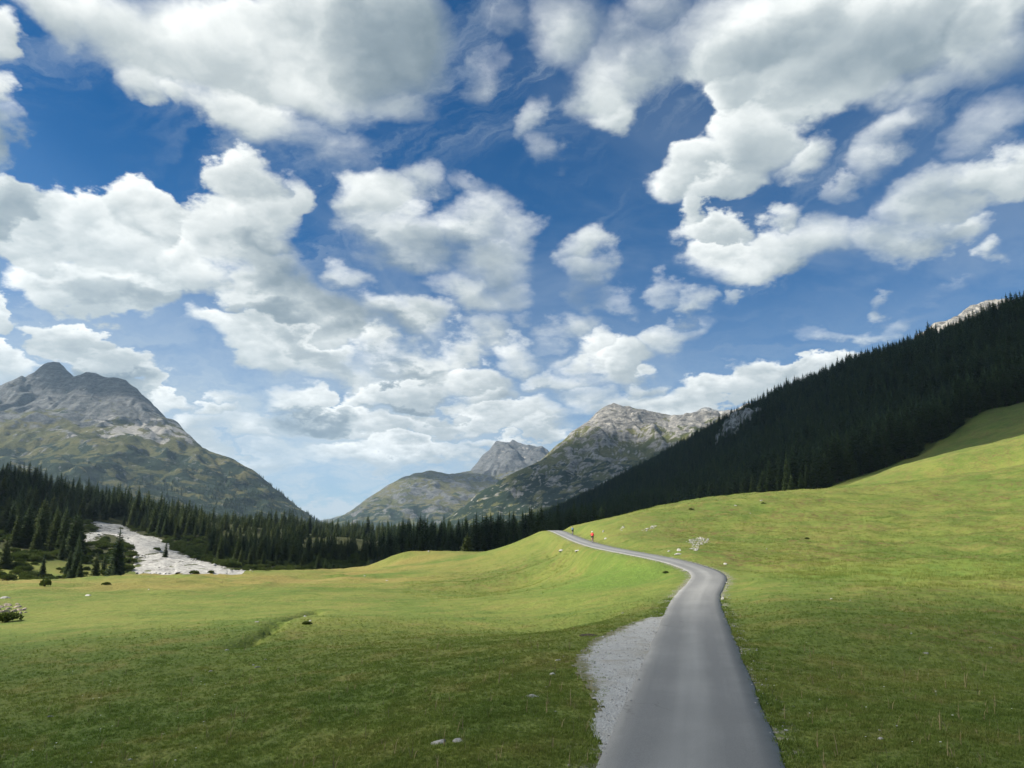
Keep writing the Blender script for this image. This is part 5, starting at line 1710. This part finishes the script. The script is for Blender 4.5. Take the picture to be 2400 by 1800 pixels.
def build_cliff():
    poly = []
    for (u, v) in [(1662, 1046), (1680, 1022), (1710, 998), (1745, 976), (1795, 968), (1800, 985), (1765, 1000), (1735, 1022), (1712, 1042), (1690, 1052)]:
        h = hit(u, v, 500, 2000)
        if h is not None: poly.append((h.x, h.y))
    if len(poly) < 4:
        print('no cliff'); return
    xs = [p[0] for p in poly]; ys = [p[1] for p in poly]
    X, Y = np.meshgrid(np.arange(min(xs) - 15, max(xs) + 15, 2.2), np.arange(min(ys) - 15, max(ys) + 15, 3.2))
    ins = inside(X + 8 * fbm(X / 20, Y / 20, 3, seed=140), Y + 14 * fbm(X / 20, Y / 20, 3, seed=142), poly)
    d = np.where(ins, poly_dist(X, Y, np.array(poly + [poly[0]])), 0)
    Z = HG(X, Y) + 1.0 + np.clip(d * .7, 0, 16) + 7 * (ridged(X / 16, Y / 26, 5, seed=144) - .9)
    f = grid_faces(*X.shape); f = f[ins.ravel()[f].sum(1) >= 3]
    used = np.unique(f); remap = np.full(X.size, -1); remap[used] = np.arange(len(used))
    me = mesh_np('cliff', np.stack([X, Y, Z], -1).reshape(-1, 3)[used], remap[f])
    T, b = new_mat('cliff_rock')
    geo = T.n('ShaderNodeNewGeometry'); P = geo.outputs['Position']
    n = T.noise(T.v('MULTIPLY', P, (1, 1, .35)), 0.09, 6.0, 0.7, 0.6)
    T.put(b.inputs['Base Color'], T.mix(T.ramp(n, 0.42, 0.60), (0.030, 0.036, 0.022), (0.30, 0.29, 0.27)))
    b.inputs['Roughness'].default_value = 0.95
    o = obj('cliff', me, M['cliff_rock'], kind='structure')


# ================================================================== air and the clouds overhead
def build_air():
    T_ = bpy.data.materials.new('haze'); T_.use_nodes = True; T_.node_tree.nodes.clear()
    T = NT(T_.node_tree)
    out = T.n('ShaderNodeOutputMaterial'); pv = T.n('ShaderNodeVolumePrincipled')
    pv.inputs['Color'].default_value = (0.52, 0.74, 1.0, 1)
    pv.inputs['Density'].default_value = HAZE
    pv.inputs['Anisotropy'].default_value = 0.2
    pv.inputs['Density Attribute'].default_value = ''
    T_.node_tree.links.new(pv.outputs[0], out.inputs['Volume'])
    bm = bmesh.new(); bmesh.ops.create_cube(bm, size=1.0)
    me = bpy.data.meshes.new('haze'); bm.to_mesh(me); bm.free(); me.materials.append(T_)
    obj('haze', me, kind='stuff', label='thin blue air over the whole valley', loc=(0, 0, (985 - 40) / 2), scale=(19400, 19400, 985 + 40))


def cloud_mesh(seed, p=2.6):
    bm = bmesh.new(); bmesh.ops.create_icosphere(bm, subdivisions=5, radius=1.0)
    co = np.array([v.co[:] for v in bm.verts])
    k = (np.abs(co) ** p).sum(1) ** (-1 / p)
    co = co * k[:, None]
    b = 1 + 0.07 * fbm(co[:, 0] * 3 + co[:, 2] * 2, co[:, 1] * 3 - co[:, 2], 4, seed=seed)
    co = co * b[:, None]
    for v, c in zip(bm.verts, co): v.co = c
    for f in bm.faces: f.smooth = True
    me = bpy.data.meshes.new('cloud'); bm.to_mesh(me); bm.free()
    return me


def build_clouds():
    """cumulus behind and beside the view, which throw the shade seen on the slopes"""
    def mat(dens):
        m = bpy.data.materials.new('cloud'); m.use_nodes = True; m.node_tree.nodes.clear(); T = NT(m.node_tree)
        out = T.n('ShaderNodeOutputMaterial'); pv = T.n('ShaderNodeVolumePrincipled')
        pv.inputs['Color'].default_value = (1, 1, 1, 1); pv.inputs['Density'].default_value = dens; pv.inputs['Anisotropy'].default_value = 0.4
        pv.inputs['Density Attribute'].default_value = ''
        m.node_tree.links.new(pv.outputs[0], out.inputs['Volume'])
        return m
    for k, (T0, a, b, c, s, dens) in enumerate(SHADE):
        C = Vector(T0) + SUN * s
        me = cloud_mesh(160 + k); me.materials.append(mat(dens))
        obj('cloud', me, kind='structure', loc=C, scale=(a, b, c))


HAZE = 4.2e-5
SHADE = [((-130, -108, 0), 400, 152, 75, 1790, .0088), ((380, 1000, 120), 540, 765, 110, 2600, .02), ((350, 2800, 260), 440, 400, 120, 4200, .0072), ((-1820, 3480, 760), 360, 330, 120, 3200, .0085), ((-480, 5000, 400), 470, 330, 120, 6000, .0045),
         ((-20, 356, 0), 90, 108, 60, 1850, .03), ((-345, 330, 30), 110, 150, 60, 1900, .02)]


def build_snags():
    """dead, bleached trees"""
    plain('bleached_wood', (0.24, 0.23, 0.21), 0.9, 0.25, 2.0)
    for (u, y, hh, lab, sd) in [(560, 262, 6.0, 'pale dead tree among the green trees right of the scree', 5), (1186, 228, 4.5, 'bleached bare tree at the right end of the dark row behind the knoll', 9)]:
        x = W(u, 1290, y)[0]
        z = float(HG(np.array([x]), np.array([y]))[0])
        root = obj('dead_tree', None, label=lab, cat='tree', loc=(x, y, z - .1))
        r = np.random.default_rng(sd)
        bm = bmesh.new(); tube(bm, [(0, 0, 0), (.08, .05, hh * .4), (.0, .1, hh * .75), (.1, .05, hh)], [.14, .11, .06, .02], 7)
        bm_obj('trunk', bm, M['bleached_wood'], root)
        for k in range(22):
            t = r.uniform(.2, .95); a = r.uniform(0, 6.28); L = hh * .26 * (1.15 - t) + .3
            bm = bmesh.new(); p0 = Vector((.05, .06, hh * t)); d = Vector((math.cos(a), math.sin(a), r.uniform(-.1, .5)))
            tube(bm, [p0, p0 + d * L * .55, p0 + d * L + Vector((0, 0, -.1))], [.035, .022, .008], 5)
            for q in range(3):
                b = p0 + d * L * r.uniform(.4, .9); e = Vector((math.cos(a + r.uniform(-1, 1)), math.sin(a + r.uniform(-1, 1)), r.uniform(-.2, .6)))
                tube(bm, [b, b + e * L * .35], [.014, .005], 4)
            bm_obj('branch', bm, M['bleached_wood'], root)


# ================================================================== cyclists
def tube(bm, pts, rad, seg=7, closed=False):
    pts = [Vector(p) for p in pts]; n = len(pts); rings = []
    for i, p in enumerate(pts):
        a = pts[i - 1] if (i > 0 or closed) else p; b = pts[(i + 1) % n] if (i < n - 1 or closed) else p
        d = (b - a).normalized() if (b - a).length > 1e-9 else Vector((0, 0, 1))
        s = d.cross(Vector((0.13, 0.31, 0.94))).normalized(); t = d.cross(s)
        rr = rad[i] if hasattr(rad, '__len__') else rad
        rings.append([bm.verts.new(p + (s * math.cos(6.2832 * k / seg) + t * math.sin(6.2832 * k / seg)) * rr) for k in range(seg)])
    for i in range(n if closed else n - 1):
        r0, r1 = rings[i], rings[(i + 1) % n]
        for k in range(seg):
            try: bm.faces.new((r0[k], r0[(k + 1) % seg], r1[(k + 1) % seg], r1[k]))
            except ValueError: pass
    if not closed:
        bm.faces.new(rings[0][::-1]); bm.faces.new(rings[-1])


def bm_obj(name, bm, mat, parent):
    bmesh.ops.recalc_face_normals(bm, faces=bm.faces)
    me = bpy.data.meshes.new(name); bm.to_mesh(me); bm.free()
    for p in me.polygons: p.use_smooth = True
    return obj(name, me, mat, parent=parent)


def bicycle(label, loc, rz, pitch, frame_mat):
    root = obj('bicycle', None, label=label, cat='bicycle', loc=loc, rot=(pitch, 0, rz))
    rw = 0.335; base = 1.0
    for (y, nm) in ((-0.42, 'wheel'), (0.58, 'wheel')):
        bm = bmesh.new(); tube(bm, [(0, y + rw * math.cos(6.2832 * k / 28), rw + rw * math.sin(6.2832 * k / 28)) for k in range(28)], 0.018, 6, True)
        w = bm_obj('wheel', bm, M['tyre_rubber'], root)
        bm = bmesh.new(); tube(bm, [(0, y + (rw - .03) * math.cos(6.2832 * k / 28), rw + (rw - .03) * math.sin(6.2832 * k / 28)) for k in range(28)], 0.011, 5, True)
        for k in range(12):
            a = 6.2832 * k / 12
            tube(bm, [(0.02 * (-1) ** k, y, rw), (0, y + (rw - .03) * math.cos(a), rw + (rw - .03) * math.sin(a))], 0.0022, 4)
        tube(bm, [(-.05, y, rw), (.05, y, rw)], .02, 8)
        bm_obj('rim', bm, M['bike_metal'], w)
    bb = (0, 0, .27); seat_t = (0, -.14, .78); head_t = (0, .42, .83); head_b = (0, .455, .70); ra = (0, -.42, rw); fa = (0, .58, rw)
    bm = bmesh.new()
    for (a, b, r) in ((bb, seat_t, .017), (bb, head_b, .021), (seat_t, head_t, .017), (head_t, head_b, .02)): tube(bm, [a, b], r)
    for s in (-.05, .05):
        tube(bm, [(s * .4, bb[1], bb[2]), (s, ra[1], ra[2])], .011); tube(bm, [(s * .3, seat_t[1], seat_t[2] - .03), (s, ra[1], ra[2])], .009); tube(bm, [(s * .6, head_b[1], head_b[2]), (s, fa[1], fa[2])], .012)
    tube(bm, [seat_t, (0, -.185, .95)], .013)
    bm_obj('frame', bm, frame_mat, root)
    bm = bmesh.new(); tube(bm, [(0, -.33, .965), (0, -.22, .975), (0, -.06, .965)], [.07, .055, .02], 8); bm_obj('saddle', bm, M['bike_black'], root)
    bm = bmesh.new(); tube(bm, [(0, .42, .83), (0, .50, .95)], .014)
    for s in (-1, 1): tube(bm, [(0, .50, .95), (s * .2, .51, .955), (s * .21, .58, .94), (s * .21, .585, .86), (s * .21, .50, .83)], .013)
    bm_obj('handlebar', bm, M['bike_black'], root)
    bm = bmesh.new()
    tube(bm, [(.04 + .0 * k, .09 * math.cos(6.2832 * k / 16), .27 + .09 * math.sin(6.2832 * k / 16)) for k in range(16)], .006, 5, True)
    tube(bm, [(.06, 0, .27), (.075, .02, .10)], .011); tube(bm, [(-.06, 0, .27), (-.075, -.02, .44)], .011); tube(bm, [(-.06, 0, .27), (.06, 0, .27)], .016)
    for (s, y, z) in ((1, .02, .10), (-1, -.02, .44)): tube(bm, [(s * .08, y - .04, z), (s * .16, y + .02, z)], .016)
    bm_obj('crankset', bm, M['bike_metal'], root)
    return root


def rider(label, loc, rz, pitch, jersey, helmet_mat, upright=0.0, lean=0.0):
    """person on the saddle, hands on the bars, one foot down on its pedal"""
    root = obj('person', None, label=label, cat='person', loc=loc, rot=(pitch, 0, rz))
    hip = Vector((0, -.22, 1.0)); k = upright
    chest = Vector((lean * .5, .06 - .12 * k, 1.30 + .08 * k)); neck = Vector((lean * .8, .19 - .16 * k, 1.44 + .10 * k)); head = Vector((lean, .28 - .16 * k, 1.56 + .11 * k))
    V = [hip, (hip + chest) / 2 + Vector((0, -.03, .03)), chest, neck, head, head + Vector((0, .02, .10))]
    RAD = [.15, .145, .165, .062, .088, .07]
    E = [(0, 1), (1, 2), (2, 3), (3, 4), (4, 5)]

    def add(p, r, fr):
        V.append(Vector(p)); RAD.append(r); E.append((fr, len(V) - 1)); return len(V) - 1
    for s, (kn, an, to) in ((1, ((.10, .12, .62), (.09, -.02, .17), (.10, .12, .12))), (-1, ((-.10, .20, .86), (-.09, -.04, .52), (-.10, .10, .46)))):
        a = add((s * .10, -.20, .97), .10, 0); b = add(kn, .068, a); c = add((Vector(kn) + Vector(an)) / 2 + Vector((0, -.03, 0)), .058, b); d = add(an, .042, c); add(to, .036, d)
    hands = []
    for s in (1, -1):
        sh = add(chest + Vector((s * .19, .05, .06)), .062, 2); el = add(Vector((s * .25, .28, 1.13 + .05 * k)), .045, sh); wr = add(Vector((s * .215, .51, .995)), .030, el); hands.append((s, wr)); 
    for (s, wr) in hands:
        pa = add((s * .21, .56, .985), .030, wr)
        for q in range(4):
            f1 = add((s * .21 + s * (-.03 + .02 * q), .605 - .004 * abs(q - 1.5), .975), .0095, pa); add((s * .21 + s * (-.03 + .02 * q), .60, .935), .0085, f1)
        t1 = add((s * .21 - s * .035, .55, .965), .011, pa); add((s * .21 - s * .03, .57, .930), .009, t1)
    me = bpy.data.meshes.new('person_body')
    me.from_pydata([tuple(v) for v in V], E, [])
    o = bpy.data.objects.new('person_body', me); COL.objects.link(o)
    sk = o.modifiers.new('skin', 'SKIN'); sk.use_smooth_shade = True
    for i, sv in enumerate(me.skin_vertices[0].data):
        sv.radius = (RAD[i], RAD[i]); sv.use_root = (i == 0)
    sb = o.modifiers.new('sub', 'SUBSURF'); sb.levels = 2; sb.render_levels = 2
    dg = bpy.context.evaluated_depsgraph_get(); dg.update()
    body = bpy.data.meshes.new_from_object(o.evaluated_get(dg))
    bpy.data.objects.remove(o, do_unlink=True)
    body.name = 'body'
    body.materials.clear()
    for m in (M['skin'], jersey, M['bike_black'], M['shoe']): body.materials.append(m)
    for p in body.polygons:
        c = p.center; mi = 0
        if c.z > 1.03 and c.y < neck.y + .0 + .02 and c.z < neck.z + .02: mi = 1
        if c.z > 1.14 and c.z < neck.z + .01 and abs(c.x) > .12 and c.y < .23: mi = 1
        if c.z <= 1.06 and c.y < .24 and c.z > 0.72 and not (c.y > .22 and c.z < .8): mi = 2
        if c.y < .16 and c.z <= .72 and c.z > .66 and c.x > 0: mi = 2
        if (c.x > 0 and c.z < .155) or (c.x < 0 and c.z < .505 and c.z > .3 and abs(c.x) < .2 and c.y < .3): mi = 3
        p.material_index = mi
    obj('body', body, parent=root)
    bm = bmesh.new(); bmesh.ops.create_uvsphere(bm, u_segments=16, v_segments=10, radius=.125)
    for v in list(bm.verts):
        v.co = Vector((v.co.x * .88, v.co.y * 1.18, max(v.co.z, -.012) * .95))
    bmesh.ops.translate(bm, verts=bm.verts, vec=head + Vector((0, -.005, .055)))
    bm_obj('helmet', bm, helmet_mat, root)
    bm = bmesh.new(); tube(bm, [head + Vector((0, .075, .03)), head + Vector((0, .112, -.012)), head + Vector((0, .08, -.025))], [.008, .015, .01], 6)
    for s in (-1, 1): tube(bm, [head + Vector((s * .085, 0, .015)), head + Vector((s * .10, -.012, -.02))], [.02, .012], 6)
    bm_obj('face', bm, M['skin'], root)
    bm = bmesh.new()
    for s in (-1, 1): bmesh.ops.create_uvsphere(bm, u_segments=8, v_segments=6, radius=.012, matrix=Matrix.Translation(head + Vector((s * .032, .083, .02))))
    bm_obj('eyes', bm, M['bike_black'], root)
    return root


def build_cyclists():
    plain('tyre_rubber', (0.02, 0.02, 0.02), 0.8); plain('bike_metal', (0.35, 0.35, 0.36), 0.35, 0.1, 8, 0.9); plain('bike_black', (0.018, 0.018, 0.022), 0.6); plain('bike_red', (0.25, 0.03, 0.03), 0.35); plain('bike_grey', (0.2, 0.22, 0.24), 0.35)
    plain('skin', (0.48, 0.27, 0.19), 0.55, 0.08); plain('shoe', (0.60, 0.60, 0.58), 0.6); plain('jersey_red', (0.70, 0.045, 0.045), 0.75, 0.12, 6); plain('jersey_blue', (0.12, 0.20, 0.27), 0.75, 0.15, 6); plain('helmet_white', (0.75, 0.74, 0.70), 0.4, 0.05); plain('helmet_dark', (0.06, 0.08, 0.10), 0.4)

    def on_road(y, off):
        i = int(np.argmin(np.abs(ROADC[:, 1] - y)))
        a, b = ROADC[i], ROADC[i + 1]
        t = Vector(b - a); n = Vector((t.y, -t.x, 0)).normalized()
        p = Vector(a) + n * off
        return Vector((p.x, p.y, p.z + 0.035)), math.atan2(-t.x, t.y), math.atan2(t.z, math.hypot(t.x, t.y))
    p, rz, pt = on_road(118, 0.75)
    bicycle('racing bicycle ridden by the cyclist in the red jersey', p, rz, pt, M['bike_red'])
    rider('cyclist in red jersey, black shorts and pale helmet riding up the road', p, rz, pt, M['jersey_red'], M['helmet_white'], 0.35)
    p, rz, pt = on_road(152, 0.95)
    bicycle('racing bicycle ridden by the cyclist in the blue-grey top', p, rz, pt, M['bike_grey'])
    rider('cyclist in blue-grey top and black shorts riding over the road crest', p, rz, pt, M['jersey_blue'], M['helmet_dark'], 0.5, -0.05)


# ================================================================== build everything
build_ground()
build_road()
h1 = build_mountains()
build_scree()
build_layby()
build_cliff()
build_trees(h1)
build_stones()
build_grass()
build_cyclists()
build_snags()
build_clouds()
build_air()
